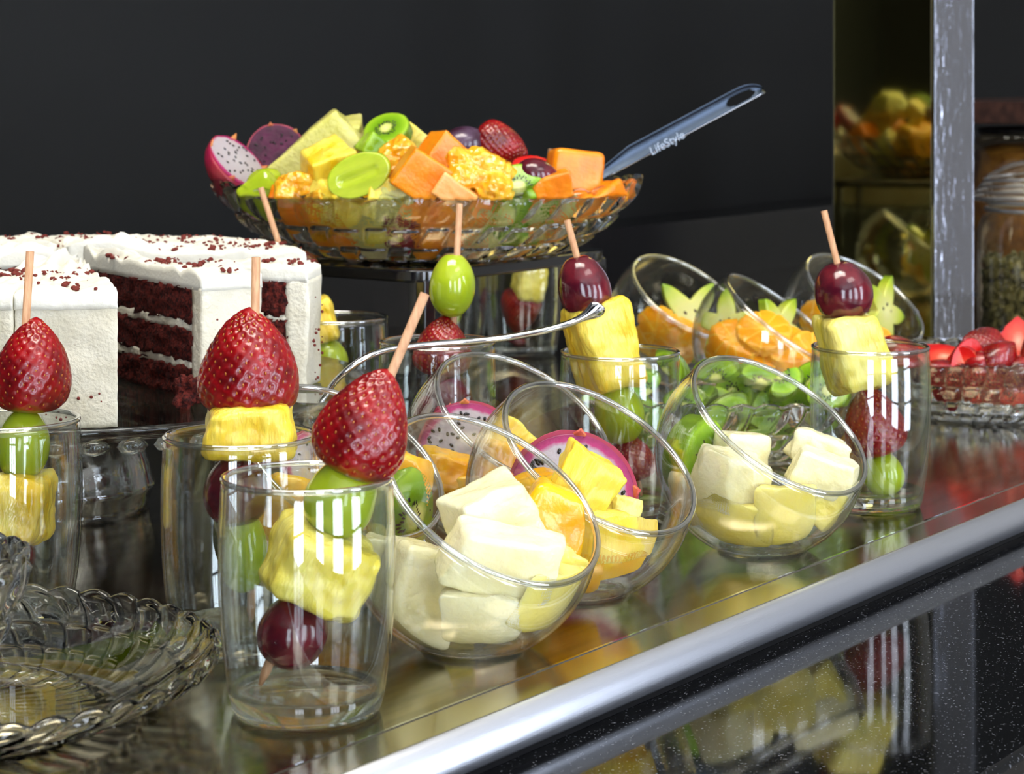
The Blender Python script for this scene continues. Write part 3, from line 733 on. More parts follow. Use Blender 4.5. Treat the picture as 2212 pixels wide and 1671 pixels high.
skewer(5000, (918, 634), (562, 1508), [('s', 794, 908, 110, 120), ('g', 738, 1072, 80, 92), ('q', 690, 1222, 120, 80, 0, 10), ('r', 634, 1362, 78, 84)],
       'skewer leaning in the nearest tumbler, tilted strawberry above green grape and pineapple')
tumbler(520, 4489, 'tumbler directly behind the nearest one, holding an upright skewer')
skewer(4489, (553, 555), (542, 1350), [('s', 537, 779, 112, 118), ('p', 541, 925, 118, 62, 0, 5), ('r', 510, 1060, 74, 78), ('g', 525, 1190, 56, 90)],
       'upright skewer topped by the large strawberry in front of the layer cake')
tumbler(12, 4290, 'tumbler cut off by the left edge of the picture')
skewer(4290, (65, 543), (22, 1270), [('s', 72, 785, 94, 102), ('g', 50, 958, 60, 78), ('p', 42, 1100, 78, 74, 0, 0), ('r', 20, 1195, 58, 62)],
       'leftmost skewer, strawberry over green grape and pineapple before the frosted slice')
tumbler(1340, 3466, 'tumbler behind the melon bowls with green grape seen through its wall')
skewer(3466, (1225, 475), (1385, 1085), [('r', 1262, 622, 60, 74), ('p', 1297, 748, 74, 92, 0, 25), ('g', 1336, 888, 56, 72), ('d', 1362, 985, 54, 52)],
       'skewer with dark red grape on top of a tall pineapple piece, centre back')
tumbler(1880, 3400, 'rightmost tumbler at the shelf edge, holding four fruits on a skewer')
skewer(3400, (1780, 455), (1932, 1085), [('r', 1821, 630, 66, 68), ('q', 1842, 765, 78, 84, 0, 12), ('d', 1886, 905, 78, 76), ('g', 1908, 1022, 46, 50)],
       'rightmost skewer, round red grape above pineapple and strawberry')
tumbler(945, 3341, 'tumbler in front of the black stand with a pale green grape skewer')
skewer(3341, (993, 440), (962, 1045), [('g', 977, 615, 52, 70), ('s', 958, 745, 66, 64), ('r', 966, 850, 56, 56), ('d', 960, 950, 50, 50)],
       'skewer topped by a bright green grape in front of the large bowl')
tumbler(724, 3040, 'tumbler behind the right end of the cake plate')
skewer(3040, (563, 405), (735, 935), [('r', 640, 582, 52, 44), ('p', 690, 690, 42, 46, 0, 10), ('g', 708, 775, 44, 50), ('s', 722, 850, 42, 40)],
       'skewer leaning left behind the cake with a half-hidden grape')
tumbler(1130, 2220, 'small far tumbler under the black stand seen between its legs')
skewer(2220, (1190, 322), (1115, 745), [('q', 1146, 604, 42, 42, 0, 10), ('s', 1122, 672, 46, 48, 1), ('r', 1118, 735, 22, 14)],
       'far skewer under the black stand, pineapple above an upturned strawberry')
tumbler(968, 2235, 'far tumbler under the black stand hidden behind the green grape skewer')
skewer(2235, (1000, 500), (958, 750), [('q', 978, 600, 38, 36), ('g', 968, 670, 32, 40)], 'far skewer hidden behind the bright green grape under the stand')

# ---------------------------------------------------------------- slanted spherical bowls
def sbowl_proto(R=.061, tilt=37):
    zc = .0555; d = .0225; n = Vector((math.sin(math.radians(tilt)), 0, math.cos(math.radians(tilt)))); t = empty('slanted_glass_bowl', (0, 0, 0), 'x', 'bowl', 'slanted round glass bowls')
    Q = n.to_track_quat('Z', 'Y').to_matrix(); amax = math.acos(d/R)
    v = []; f = []; NU, NV = 96, 34
    def row(Rr, a, zmin):
        for i in range(NU):
            g = 2*math.pi*i/NU; p = Q@Vector((Rr*math.sin(a)*math.cos(g), Rr*math.sin(a)*math.sin(g), Rr*math.cos(a)))
            p.z += zc
            if p.z < zmin: p.z = zmin
            v.append(p)
    for j in range(NV+1): row(R, math.pi-.02-(math.pi-.02-amax)*j/NV, .0006)
    for j in range(NV+1): row(R-.0014, amax+(math.pi-.02-amax)*j/NV, .0022)
    for j in range(2*NV+1):
        for i in range(NU): f.append((j*NU+i, j*NU+(i+1) % NU, (j+1)*NU+(i+1) % NU, (j+1)*NU+i))
    f.append(tuple(range(NU-1, -1, -1))); f.append(tuple((2*NV+1)*NU+i for i in range(NU)))
    link('glass_shell', mesh('glass_shell', v, f, M_bowl), parent=t)
    rc = math.sqrt(R*R-d*d)-.0007
    pts = [Q@Vector((rc*math.cos(6.28319*i/96), rc*math.sin(6.28319*i/96), d))+Vector((0, 0, zc)) for i in range(96)]
    v, f = torus_path(pts, .0017, 10); link('rim', mesh('rim', v, f, M_rim), parent=t)
    v, f = lathe([(.0001, 0), (.022, 0), (.0245, .0012), (.0235, .0030), (.018, .0040), (.0001, .0045)], 48); link('foot', mesh('foot', v, f, M_solid), parent=t)
    return t
BPR = sbowl_proto(); bf = [True]
def sbowl(px, S, label, az=-41, k=1.0):
    o = BPR if bf[0] else copy_tree(BPR); bf[0] = False
    o.location = ((px-CX)/S, F/S, .0003); o.rotation_euler = (0, 0, math.radians(az)); o['label'] = label; o.scale = (k, k, k)
    c = np.array([o.location.x, o.location.y, .0555*k+.0003]); R = (.061-.0030)*k
    def fn(w):
        q = w-c; l = np.linalg.norm(q, axis=1, keepdims=True); q = np.where(l > R, q*R/np.maximum(l, 1e-9), q); w2 = q+c
        w2[:, 2] = np.maximum(w2[:, 2], .0052); return w2
    return fn
def put(kind, mt, S, px, py, w, h, rot=(0, 0, 0), label='', dpt=None, **k):
    w /= S; h /= S; return f_chunk(kind, mt, W(px, py, S), (w, dpt or min(w, h)*.9, h), rot, label, **k)

CL = sbowl(1020, 4508, 'nearest slanted glass bowl, full of white melon chunks')
mk = dict(rnd=.2, warp=.2, rough=.06, n=20)
put('melon_chunk', M_melon, 4560, 908, 1290, 150, 225, (0, 14, 20), 'tall melon chunk at the left inside the nearest slanted bowl', **mk)
put('melon_chunk', M_melon, 4560, 1065, 1120, 165, 150, (0, -20, 30), 'peaked melon chunk on top of the nearest slanted bowl', **mk)
put('melon_chunk', M_melon, 4680, 1085, 1205, 235, 120, (20, 14, 15), 'broad melon chunk leaning across the front of the nearest slanted bowl', **mk)
put('melon_chunk', M_melon, 4700, 1035, 1345, 165, 130, (5, 4, -15), 'melon cube at the bottom front of the nearest slanted bowl', **mk)
put('melon_chunk', M_melony, 4650, 1190, 1310, 150, 150, (10, 25, 10), 'yellowish melon wedge low at the right of the nearest slanted bowl', **mk)
put('melon_chunk', M_melon, 4480, 812, 1255, 110, 190, (0, 20, 0), 'melon chunk seen through the nearest tumbler', **mk)
put('melon_chunk', M_melony, 4550, 1210, 1215, 95, 80, (0, 30, 30), 'small golden melon piece at the rim of the nearest slanted bowl', rnd=.3, rough=.12)
put('melon_chunk', M_melony, 4520, 950, 1370, 150, 80, (0, 0, 30), 'yellowish melon piece at the bottom left of the nearest slanted bowl', **mk)
put('mango_chunk', M_mango, 4380, 1190, 1125, 150, 160, (0, 30, 10), 'deep yellow mango chunk behind the melon in the nearest slanted bowl', rnd=.3, rough=.06)

CL = sbowl(1253, 4080, 'second slanted glass bowl with dragon fruit and yellow pineapple')
pk = dict(rnd=.14, warp=.22, rough=.12, n=20)
f_dragon(W(1235, 1075, 4030), .036, .026, R_face((.05, -.95, .28), 0), 'dragon fruit half with magenta rind standing in the second slanted bowl', nseeds=80)
put('pineapple_chunk', M_pine, 4230, 1262, 1042, 118, 118, (0, 28, 10), 'pineapple chunk in front of the standing dragon fruit half', **pk)
put('mango_chunk', M_mango, 4200, 1160, 1120, 150, 190, (0, -24, 10), 'large mango piece at the left inside the second slanted bowl', rnd=.3, rough=.05)
put('mango_chunk', M_mango, 4230, 1230, 1230, 150, 120, (0, 10, 10), 'mango piece low in the middle of the second slanted bowl', rnd=.3, rough=.05)
put('pineapple_chunk', M_pine, 4280, 1350, 1180, 205, 105, (24, 8, -5), 'wide pineapple ring piece at the front of the second slanted bowl', **pk)
put('pineapple_chunk', M_mango, 4270, 1335, 1255, 190, 70, (0, 4, 0), 'flat golden piece at the bottom of the second slanted bowl', rnd=.25)
put('pineapple_chunk', M_pinep, 4060, 1345, 1100, 70, 60, (0, 20, 30), 'small pale pineapple piece near the rim of the second slanted bowl', **pk)
put('pineapple_chunk', M_pine, 4200, 1120, 1235, 120, 100, (0, 10, 30), 'pineapple piece low at the left of the second slanted bowl', **pk)

CL = sbowl(1642, 3740, 'slanted glass bowl of pale melon cubes with one kiwi, right of centre')
f_kiwi(W(1500, 985, 3720), .0235, .016, R_face((.75, -.6, -.1), 20), 'kiwi slice leaning at the left inside the right-hand melon bowl')
put('melon_chunk', M_melon, 3740, 1600, 985, 105, 110, (0, 10, 20), 'upper melon cube touching the kiwi slice', **mk)
put('melon_chunk', M_melon, 3850, 1570, 1040, 150, 120, (10, 10, 20), 'large melon cube in front of the kiwi slice', **mk)
put('melon_chunk', M_melon, 3800, 1480, 1085, 75, 105, (0, 14, 10), 'narrow melon piece at the far left of the right-hand melon bowl', **mk)
put('melon_chunk', M_melony, 3860, 1580, 1135, 170, 105, (5, 4, 10), 'melon cube at the bottom front of the right-hand melon bowl', **mk)
put('melon_chunk', M_melony, 3870, 1700, 1115, 120, 130, (0, 4, -20), 'yellowish upright melon cube in the middle of the right-hand melon bowl', **mk)
put('melon_chunk', M_melon, 3800, 1780, 1025, 140, 85, (10, 20, 10), 'melon wedge at the right rim of the right-hand melon bowl', **mk)
put('melon_chunk', M_melon, 3740, 1765, 972, 120, 70, (0, 18, 0), 'uppermost pale melon piece at the right of the right-hand melon bowl', rnd=.35, rough=.1)
put('melon_chunk', M_melony, 3800, 1785, 1090, 70, 90, (0, 35, 0), 'melon sliver below the right rim of the right-hand melon bowl', **mk)

CL = sbowl(706, 4124, 'slanted glass bowl behind the two nearest tumblers, holding mango and kiwi')
f_kiwi(W(895, 1112, 4230), .0245, .016, R_face((.25, -.8, -.25), 10), 'kiwi slice in the bowl behind the nearest tumblers')
put('mango_chunk', M_mango, 4180, 880, 1035, 105, 120, (0, 25, 10), 'mango piece above the kiwi slice behind the tilted strawberry', rnd=.3)
put('mango_chunk', M_mango, 4150, 800, 1075, 110, 120, (0, -15, 30), 'mango piece next to the kiwi behind the nearest tumbler', rnd=.3)
put('mango_chunk', M_mango, 4200, 615, 1105, 130, 160, (0, 15, 10), 'mango piece seen through the rim of the nearest tumbler', rnd=.3)
put('mango_chunk', M_mango, 4220, 700, 1180, 150, 120, (0, 15, 50), 'mango piece low in the bowl behind the nearest tumbler', rnd=.3)
f_dragon(W(690, 1000, 4060), .02, .016, R_face((.3, -.8, .5)), 'small dragon fruit piece left of the tilted strawberry', nseeds=30)
put('melon_chunk', M_melon, 4180, 510, 1110, 80, 160, (0, 0, 0), 'pale melon piece seen through the second tumbler', **mk)
put('pineapple_chunk', M_pine, 4200, 610, 1240, 130, 90, (0, 0, 0), 'pineapple piece at the bottom of the bowl behind the nearest tumbler', **pk)

CL = sbowl(1093, 3690, 'slanted glass bowl in the middle with dragon fruit slice over mango')
f_dragon(W(1010, 975, 3690), .030, .022, R_face((.12, -.95, .25)), 'dragon fruit slice with pink rind in the middle slanted bowl', nseeds=70)
f_dragon(W(985, 905, 3560), .02, .018, R_face((.1, .5, .8)), 'dragon fruit piece showing only magenta rind at the back of the middle slanted bowl', nseeds=20)
put('mango_chunk', M_mango, 3760, 962, 1018, 110, 80, (0, 15, 10), 'mango piece at the left of the middle slanted bowl', rnd=.25, rough=.08)
put('mango_chunk', M_mango, 3770, 1060, 1050, 140, 60, (0, -4, 0), 'flat mango slice at the bottom of the middle slanted bowl', rnd=.25, rough=.08)
put('mango_chunk', M_mango, 3760, 1078, 995, 100, 90, (0, 15, 30), 'mango cube in front of the dragon fruit slice in the middle bowl', rnd=.25, rough=.08)
put('pineapple_chunk', M_pine, 3720, 1090, 950, 90, 80, (0, 40, 10), 'pineapple piece right of the dragon fruit slice in the middle bowl', **pk)
put('mango_chunk', M_mango, 3760, 930, 1080, 110, 90, (0, 15, 60), 'mango piece low at the left of the middle slanted bowl', rnd=.25, rough=.08)
put('mango_chunk', M_mango, 3760, 1130, 1110, 180, 90, (0, 5, 60), 'mango piece low at the right of the middle slanted bowl', rnd=.25, rough=.08)

og = 'orange slices in the back slanted bowls'
CL = sbowl(1460, 2400, 'back left slanted glass bowl with a standing star fruit slice')
f_star(W(1492, 690, 2430), .040, .010, R_face((.15, -.95, .2), 128), 'tallest star fruit slice standing in the back left slanted bowl')
OP = ((1418, 712, (.1, -.8, .6)), (1462, 738, (.2, -.85, .45)), (1505, 752, (-.2, -.8, .5)), (1398, 750, (-.3, -.9, .2)), (1560, 745, (0, -.9, .4)), (1450, 785, (0, -.9, .1)))
for i, (px, py, d_) in enumerate(OP):
    f_oslice(W(px, py, 2470), .0225, .011, R_face(d_, 40*i), '%s orange slice from the left in the %s of the back left slanted bowl' % nth(OP, i, (765,), ('upper layer', 'lower layer')), group=og)
CL = sbowl(1655, 2635, 'foremost of the three back slanted bowls, filled with orange slices', az=-20)
f_star(W(1570, 705, 2600), .032, .010, R_face((-.2, -.95, .15), 92), 'star fruit slice at the left inside the foremost back bowl')
f_star(W(1680, 708, 2600), .030, .010, R_face((.6, -.8, .1), 50), 'star fruit slice right of the middle inside the foremost back bowl')
OP = ((1585, 742, (-.1, -.7, .7)), (1640, 752, (.1, -.75, .6)), (1700, 752, (.2, -.6, .7)), (1560, 790, (-.2, -.9, .3)), (1625, 800, (.1, -.9, .35)), (1690, 805, (.2, -.9, .2)), (1750, 775, (.3, -.8, .4)), (1600, 850, (-.1, -1, 0)), (1670, 855, (.1, -1, 0)), (1650, 720, (0, -.6, .8)))
for i, (px, py, d_) in enumerate(OP):
    f_oslice(W(px, py, 2690), .0225, .011, R_face(d_, 33*i), '%s orange slice from the left in the %s of the foremost back slanted bowl' % nth(OP, i, (765,), ('upper layer', 'lower layer')), group=og)
CL = sbowl(1838, 2450, 'back right slanted glass bowl beside the dark mirror panel', k=1.04)
f_star(W(1905, 675, 2450), .036, .010, R_face((.8, -.6, .1), 60), 'star fruit slice right of the round red grape by the dark panel')
OP = ((1745, 700, (-.2, -.85, .4)), (1770, 740, (.1, -.9, .3)), (1820, 750, (.1, -.8, .5)), (1880, 755, (.2, -.8, .4)), (1800, 800, (0, -1, .1)))
for i, (px, py, d_) in enumerate(OP):
    f_oslice(W(px, py, 2520), .0235, .011, R_face(d_, 35*i), '%s orange slice from the left in the %s of the back right slanted bowl' % nth(OP, i, (765,), ('upper layer', 'lower layer')), group=og)
CL = None

# ---------------------------------------------------------------- kiwi bowl, strawberry bowl, empty crystal dishes
def cbowl(px, S, a, b, h, fr, ex, rz, nu, nv, label, z=.0003, relief=.0040, wall=.004, twist=.25, sub=10, name='crystal_bowl'):
    v, f = crystal_mesh(a, b, h, fr, ex, nu, nv, sub, wall, relief, .0026, twist); loc = Vector(((px-CX)/S, F/S, z))
    tag(link(name, mesh(name, v, f, M_cryst), loc, rot=(0, 0, rz)), label, 'bowl' if name == 'crystal_bowl' else 'dish')
    return crystal_clamp(loc, rz, a, b, h, fr, ex, wall+.003, .012), loc
CL, kl = cbowl(1535, 3020, .102, .062, .042, .62, 3, 0, 36, 4, 'low square-cut crystal bowl of chopped kiwi between the tumblers')
rs = random.Random(4)
KP = [(1440, 800), (1500, 835), (1550, 818), (1590, 842), (1640, 830), (1680, 808), (1710, 838), (1760, 826), (1395, 850), (1340, 858), (1300, 880), (1790, 845), (1620, 870), (1540, 875), (1480, 880), (1660, 880), (1730, 880), (1580, 900), (1690, 920), (1500, 925), (1620, 930), (1440, 915), (1760, 915), (1390, 905)]
for i, (px, py) in enumerate(KP):
    z_ = CH-(py-HY)/3020
    f_kiwi(W(px, py+6, 3040+ (i % 3)*30), .0150+.003*rs.random(), .009, R_face((rs.uniform(-.7, .7), -.8, rs.uniform(-.2, .9)), rs.uniform(0, 360)), '%s kiwi slice from the left in the %s of the square-cut crystal bowl' % nth(KP, i, (848, 895), ('top layer', 'middle layer', 'bottom layer')), group='kiwi slices in the crystal bowl', half=i % 4 != 3)
CL, sl = cbowl(2150, 2690, .104, .085, .047, .55, 2, 0, 40, 5, 'crystal basket-weave bowl of cut strawberries at the right edge')
gs = 'cut strawberries in the right crystal bowl'
f_straw(W(2120, 748, 2740), .018, .036, (-.9, -.3, .3), 'whole strawberry lying on the strawberry bowl heap')
f_straw_half(W(2200, 738, 2750), .021, .042, R_half((-.15, -.95, .3), 90), 'largest halved strawberry showing its pale heart at the right edge')
f_straw_half(W(2040, 770, 2780), .017, .040, R_half((-.1, -.5, .85), 10), 'long strawberry half lying cut side up left in the strawberry bowl')
f_straw_half(W(2000, 765, 2740), .015, .03, R_half((.1, -.6, .8), 40), 'strawberry half at the left end of the strawberry bowl')
SPX = ((1950, 785), (1985, 800), (2030, 810), (2075, 800), (2120, 805), (2170, 790), (2210, 800), (2010, 832), (2060, 834), (2110, 832), (2160, 834), (2205, 832), (1945, 760), (2090, 780), (2240, 760), (2260, 800), (2160, 770))
for i, (px, py) in enumerate(SPX):
    if i % 2: f_straw_half(W(px, py, 2800), .017, .034, R_half((math.cos(i)*.5, -.9, .3*math.sin(i*2)), i*70), 'strawberry half inside the right crystal bowl, %s from the left in the %s' % nth(SPX, i, (830,), ('upper layer', 'lower layer')), group=gs)
    else: f_straw(W(px, py, 2800), .016, .032, (math.cos(i*2), -.3, math.sin(i*1.3)), 'whole strawberry inside the right crystal bowl, %s from the left in the %s' % nth(SPX, i, (830,), ('upper layer', 'lower layer')), group=gs, nu=40, nv=26)
CL = None
cbowl(-169, 5050, .126, .126, .024, .42, 2, .1, 46, 4, 'empty round crystal dish with a beaded rim at the lower left', relief=.0042, wall=.003, twist=.55, name='crystal_dish')
cbowl(-250, 4900, .062, .055, .056, .45, 2, 0, 26, 4, 'small crystal bowl standing in the empty dish at the left edge', z=.0045, name='crystal_bowl')

# ---------------------------------------------------------------- cake plate and layer cake
PZ = .0800; pc = Vector((-.29, 1.43, 0))
cp = empty('cake_plate', pc, 'clear pressed glass cake plate on a bell-shaped glass pedestal', 'cake plate')
pr_ = [(.0001, PZ-.007), (.06, PZ-.007), (.185, PZ-.0065), (.197, PZ-.008), (.2025, PZ-.003), (.2015, PZ+.001), (.197, PZ-.0005), (.06, PZ-.001), (.0001, PZ-.001)]
v, f = lathe(pr_, 120); M_plate = glass_solid('plate_glass', .35, (.93, .95, .95)); link('plate', mesh('plate', v, f, M_plate), parent=cp)
k = MB()
for i in range(60):
    a = 2*math.pi*i/60; e, ef = cubegrid(2); e = e/np.linalg.norm(e, axis=1, keepdims=True)
    ca, sa = math.cos(a), math.sin(a); k.add([(.2000*ca+g_[0]*.004*ca-g_[1]*.009*sa, .2000*sa+g_[0]*.004*sa+g_[1]*.009*ca, PZ-.010+g_[2]*.0045) for g_ in e], ef)
q = link('beaded_edge', mesh('beaded_edge', k.v, k.f, M_solid), parent=cp); q['kind'] = 'stuff'
pr_ = [(.030, PZ-.0075), (.036, .071), (.046, .060), (.055, .045), (.0605, .030), (.063, .018), (.0645, .016), (.063, .013), (.061, .006), (.0605, .0003), (.0585, .0003), (.059, .006), (.061, .014), (.0585, .029), (.053, .044), (.044, .059), (.034, .069), (.029, PZ-.0075)]
v, f = lathe(pr_, 80); link('pedestal', mesh('pedestal', v, f, glass_thin('pedestal_glass', (.86, .86, .85), .10, 2.4)), parent=cp)

CZ, CT = PZ+.0005, .155
def sector(r0, r1, a0, a1, z0, z1, nr, na, nz, fn=None):
    """closed block of a cake ring between two cut angles (radians)"""
    v = []; idx = {}; f = []
    def P(i, j, k):
        key = (i, j, k)
        if key not in idx:
            r = r0+(r1-r0)*i/nr; a = a0+(a1-a0)*j/na; z = z0+(z1-z0)*k/nz
            p = Vector((r*math.cos(a), r*math.sin(a), z))
            if fn: p = fn(p, i/nr, j/na, k/nz, r, a)
            idx[key] = len(v); v.append(p)
        return idx[key]
    for i in range(nr):
        for j in range(na): f.append((P(i, j, 0), P(i, j+1, 0), P(i+1, j+1, 0), P(i+1, j, 0))); f.append((P(i, j, nz), P(i+1, j, nz), P(i+1, j+1, nz), P(i, j+1, nz)))
    for i in range(nr):
        for k in range(nz): f.append((P(i, 0, k), P(i+1, 0, k), P(i+1, 0, k+1), P(i, 0, k+1))); f.append((P(i, na, k), P(i, na, k+1), P(i+1, na, k+1), P(i+1, na, k)))
    for j in range(na):
        for k in range(nz): f.append((P(0, j, k), P(0, j, k+1), P(0, j+1, k+1), P(0, j+1, k))); f.append((P(nr, j, k), P(nr, j+1, k), P(nr, j+1, k+1), P(nr, j, k+1)))
    return v, f
def slice_(apex, R, a0, a1, label, seed, r0=.004, R_in=None, fine=1, name='cake_slice'):
    A0, A1 = math.radians(a0), math.radians(a1); ap = Vector((apex[0], apex[1], 0)); r = root(name, ap+Vector((0, 0, CZ)), label, 'cake', 'slices of the red velvet cake')
    rt = r; sd = seed*7.3; base = ap
    arc = (A1-A0)*R; na = max(3, int(arc/.0035)); fr = .013
    def crumb(amp, sc_):
        def fn(p, s, t, u, rr, a):
            q = mnoise.noise_vector(Vector((p.x+sd, p.y, p.z))*sc_)*amp+mnoise.noise_vector(Vector((p.x, p.y+sd, p.z))*sc_*2.7)*amp*.5
            return p+q
        return fn
    H = CT-CZ; lay = [(0.0, .0175), (.0215, .041), (.045, .0655)]; O = Vector((0, 0, 0))
    for (z0, z1) in lay:
        v, f = sector(r0, R-fr, A0, A1, z0, z1, 34, na, 8, crumb(.0026, 260)); link('sponge_layer', mesh('sponge_layer', v, f, M_cake), parent=rt)
    for (z0, z1) in ((.0168, .0222), (.0402, .0458)):
        v, f = sector(r0, R-fr+.002, A0+.0006/R, A1-.0006/R, z0, z1, 30, na, 3, crumb(.0012, 260)); link('cream_filling', mesh('cream_filling', v, f, M_frost), parent=rt)
    def side(p, s, t, u, rr, a):
        n_ = mnoise.noise(Vector((p.x*60+sd, p.y*60, p.z*60)))
        k_ = .0012 if s > .5 else .0022
        wob = mnoise.noise(Vector((a*R*12+sd, p.z*14, 2)))*.0022 if s > .5 else 0
        return p+Vector((math.cos(a), math.sin(a), 0))*(n_*k_+wob)+mnoise.noise_vector(p*220)*.0004
    v, f = sector(R-fr-.001, R, A0, A1, 0, H-.008, 4, na*2, 26, side); link('side_frosting', mesh('side_frosting', v, f, M_frost), parent=rt)
    def topf(p, s, t, u, rr, a):
        if u > .5:
            ridge = abs(mnoise.noise(Vector((rr*38+1.2*mnoise.noise(Vector((a*4, rr*9, sd))), a*5, sd)))); edge = min(1, (R-rr)/.006) if rr > R-.006 else 1
            w = .003+.0065*math.exp(-((rr-.035)/.04)**2)
            p = p+Vector((0, 0, (ridge*w*1.6+.0014*mnoise.noise(Vector((p.x*180, p.y*180, sd))))*(.3+.7*edge)-.0015*(1-edge)))
        return p+mnoise.noise_vector(p*260)*.0005+Vector((math.cos(a), math.sin(a), 0))*(.0012*mnoise.noise(Vector((p.x*60+sd, p.y*60, p.z*60))) if s > .97 else 0)
    v, f = sector(r0, R+.0003, A0, A1, H-.0095, H, 60, na*3, 3, topf); link('top_frosting', mesh('top_frosting', v, f, M_frosts), parent=rt)
    rg = random.Random(seed); k = MB(); e, ef = cubegrid(2); e = e/np.linalg.norm(e, axis=1, keepdims=True)
    nc = int(70*(A1-A0)/.9)+6
    for i in range(nc):
        rr = R*math.sqrt(rg.uniform(.03, .97)); a = rg.uniform(A0+.02, A1-.02); s_ = rg.choice((.0006, .0009, .0013, .0019))
        for q in range(rg.choice((1, 2, 4))):
            cx_, cy_ = rr*math.cos(a)+rg.uniform(-1, 1)*s_*1.4*q, rr*math.sin(a)+rg.uniform(-1, 1)*s_*1.4*q
            k.add([(cx_+g_[0]*s_*rg.uniform(.7, 1.2), cy_+g_[1]*s_*rg.uniform(.7, 1.2), H+.0014+q*.0004+g_[2]*s_*.8) for g_ in e], ef)
    for i in range(int(nc*.8)):
        a = rg.uniform(A0+.02, A1-.02); z = rg.uniform(.004, H*.8)*rg.random()**.5; s_ = rg.choice((.0005, .0007, .001))
        k.add([((R+.0022)*math.cos(a)+g_[0]*s_, (R+.0022)*math.sin(a)+g_[1]*s_, z+g_[2]*s_) for g_ in e], ef)
    q = link('crumbs', mesh('crumbs', k.v, k.f, M_crumb), parent=rt); q['kind'] = 'stuff'
    return r
slice_((-.269, 1.42), .180, -91, -73.2, 'frosted cake slice pulled out towards the leftmost skewer', 3)
slice_((-.269, 1.42), .1805, -124, -91.3, 'cake slice at the left edge, left of the pulled-out slice', 5)
slice_((-.285, 1.50), .186, -57, -44, 'narrow cake slice showing three dark layers behind the large strawberry', 7)
slice_((-.32, 1.441), .198, -12, 0, 'smallest cut piece of cake at the right end of the plate', 9, r0=.13)
slice_((-.30, 1.51), .162, 4, 205, 'large uncut remainder of the cake at the back of the plate', 13, name='layer_cake')
k = MB(); rg = random.Random(3)
v, f = chunk(.014, .012, .017, 77, .4, .3, .5, 14); tag(link('cake_crumb', mesh('cake_crumb', v, f, M_cake), (-.1905, 1.330, PZ+.0095)), 'loose lump of red sponge fallen on the plate beside the narrow slice', 'crumb')

# silver cake server: long bent handle over the plate edge
pts = [W(690, 872, 3640), W(704, 852, 3650), W(722, 826, 3650), W(752, 798, 3650), W(790, 772, 3640), W(835, 756, 3620), W(890, 748, 3600), W(950, 742, 3580), W(1030, 736, 3560), W(1100, 728, 3550), W(1170, 715, 3545), W(1225, 700, 3540), W(1262, 684, 3540), W(1288, 668, 3540), W(1298, 656, 3540)]
cs = root('cake_server', pts[0], 'silver cake server with a long curved handle reaching from the cake plate', 'cutlery')
def smooth_path(P, k=6):
    out = []
    for i in range(len(P)-1):
        p0, p1, p2, p3 = P[max(i-1, 0)], P[i], P[i+1], P[min(i+2, len(P)-1)]
        for j in range(k):
            t = j/k; out.append(.5*((2*p1)+(p2-p0)*t+(2*p0-5*p1+4*p2-p3)*t*t+(3*p1-p0-3*p2+p3)*t*t*t))
    return out+[P[-1]]
sp = smooth_path([p-pts[0] for p in pts]); K = len(sp); rad = []
for i in range(K):
    t = i/(K-1); w = .0018+.0006*t+(.0032*math.exp(-((t-.93)/.06)**2)); rad.append((.0022+.001*t, w))
rad[-1] = (.0006, .0006)
v, f = torus_path(sp, rad, 14, False); link('handle', mesh('handle', v, f, M_chrome), parent=cs)
v = [Vector((-.012, -.004, 0)), Vector((.014, -.010, 0)), Vector((.004, .028, .001)), Vector((-.022, .028, .001)), Vector((-.026, .012, .0005))]
v = [p*1.0 for p in v]+[p+Vector((0, 0, .0014)) for p in v]; dz = Vector((0, 0, (PZ+.002)-pts[0].z)); v = [p+dz*0 for p in v]
link('blade', mesh('blade', v, [(4, 3, 2, 1, 0), (5, 6, 7, 8, 9)]+[(i, (i+1) % 5, (i+1) % 5+5, i+5) for i in range(5)], M_chrome, False), parent=cs)

# ---------------------------------------------------------------- jars and wooden shelf at the right
jl = W(2275, 735, 2080); jl.z = 0
jr = empty('storage_jar', jl, 'glass storage jar of pumpkin seeds with a metal clamp, right edge', 'jar')
pr_ = [(.074, .001), (.078, .01), (.078, .110), (.074, .122), (.066, .130), (.066, .142), (.064, .142), (.064, .129), (.072, .120), (.076, .109), (.076, .012), (.072, .004)]
v, f = lathe(pr_, 72); link('jar_body', mesh('jar_body', v, f, M_jar), parent=jr)
v, f = lathe([(.0001, .001), (.074, .001), (.076, .004), (.070, .005), (.0001, .005)], 60); link('base', mesh('base', v, f, M_jar), parent=jr)
for z, rr in ((.132, .0685), (.1405, .0695)):
    v, f = torus_path([(rr*math.cos(a/60*6.28319), rr*math.sin(a/60*6.28319), z) for a in range(60)], .0022, 8); link('clamp_ring', mesh('clamp_ring', v, f, M_steel), parent=jr)
v, f = lathe([(.0001, .186), (.03, .183), (.055, .172), (.071, .154), (.072, .146), (.064, .146), (.05, .166), (.0001, .176)], 60)
ld = link('lid', mesh('lid', v, f, M_jar), parent=jr); ld.rotation_euler = (0, -.07, 0)
for i in range(4):
    v, f = torus_path([((.071-.004*i)*math.cos(a/60*6.28319), (.071-.004*i)*math.sin(a/60*6.28319), .149+.006*i) for a in range(60)], .0012, 6); o = link('lid_ridge', mesh('lid_ridge', v, f, M_steel), parent=jr); o.rotation_euler = (0, -.07, 0)
rg = random.Random(8); k = MB(); e, ef = cubegrid(3); e = e/np.linalg.norm(e, axis=1, keepdims=True)
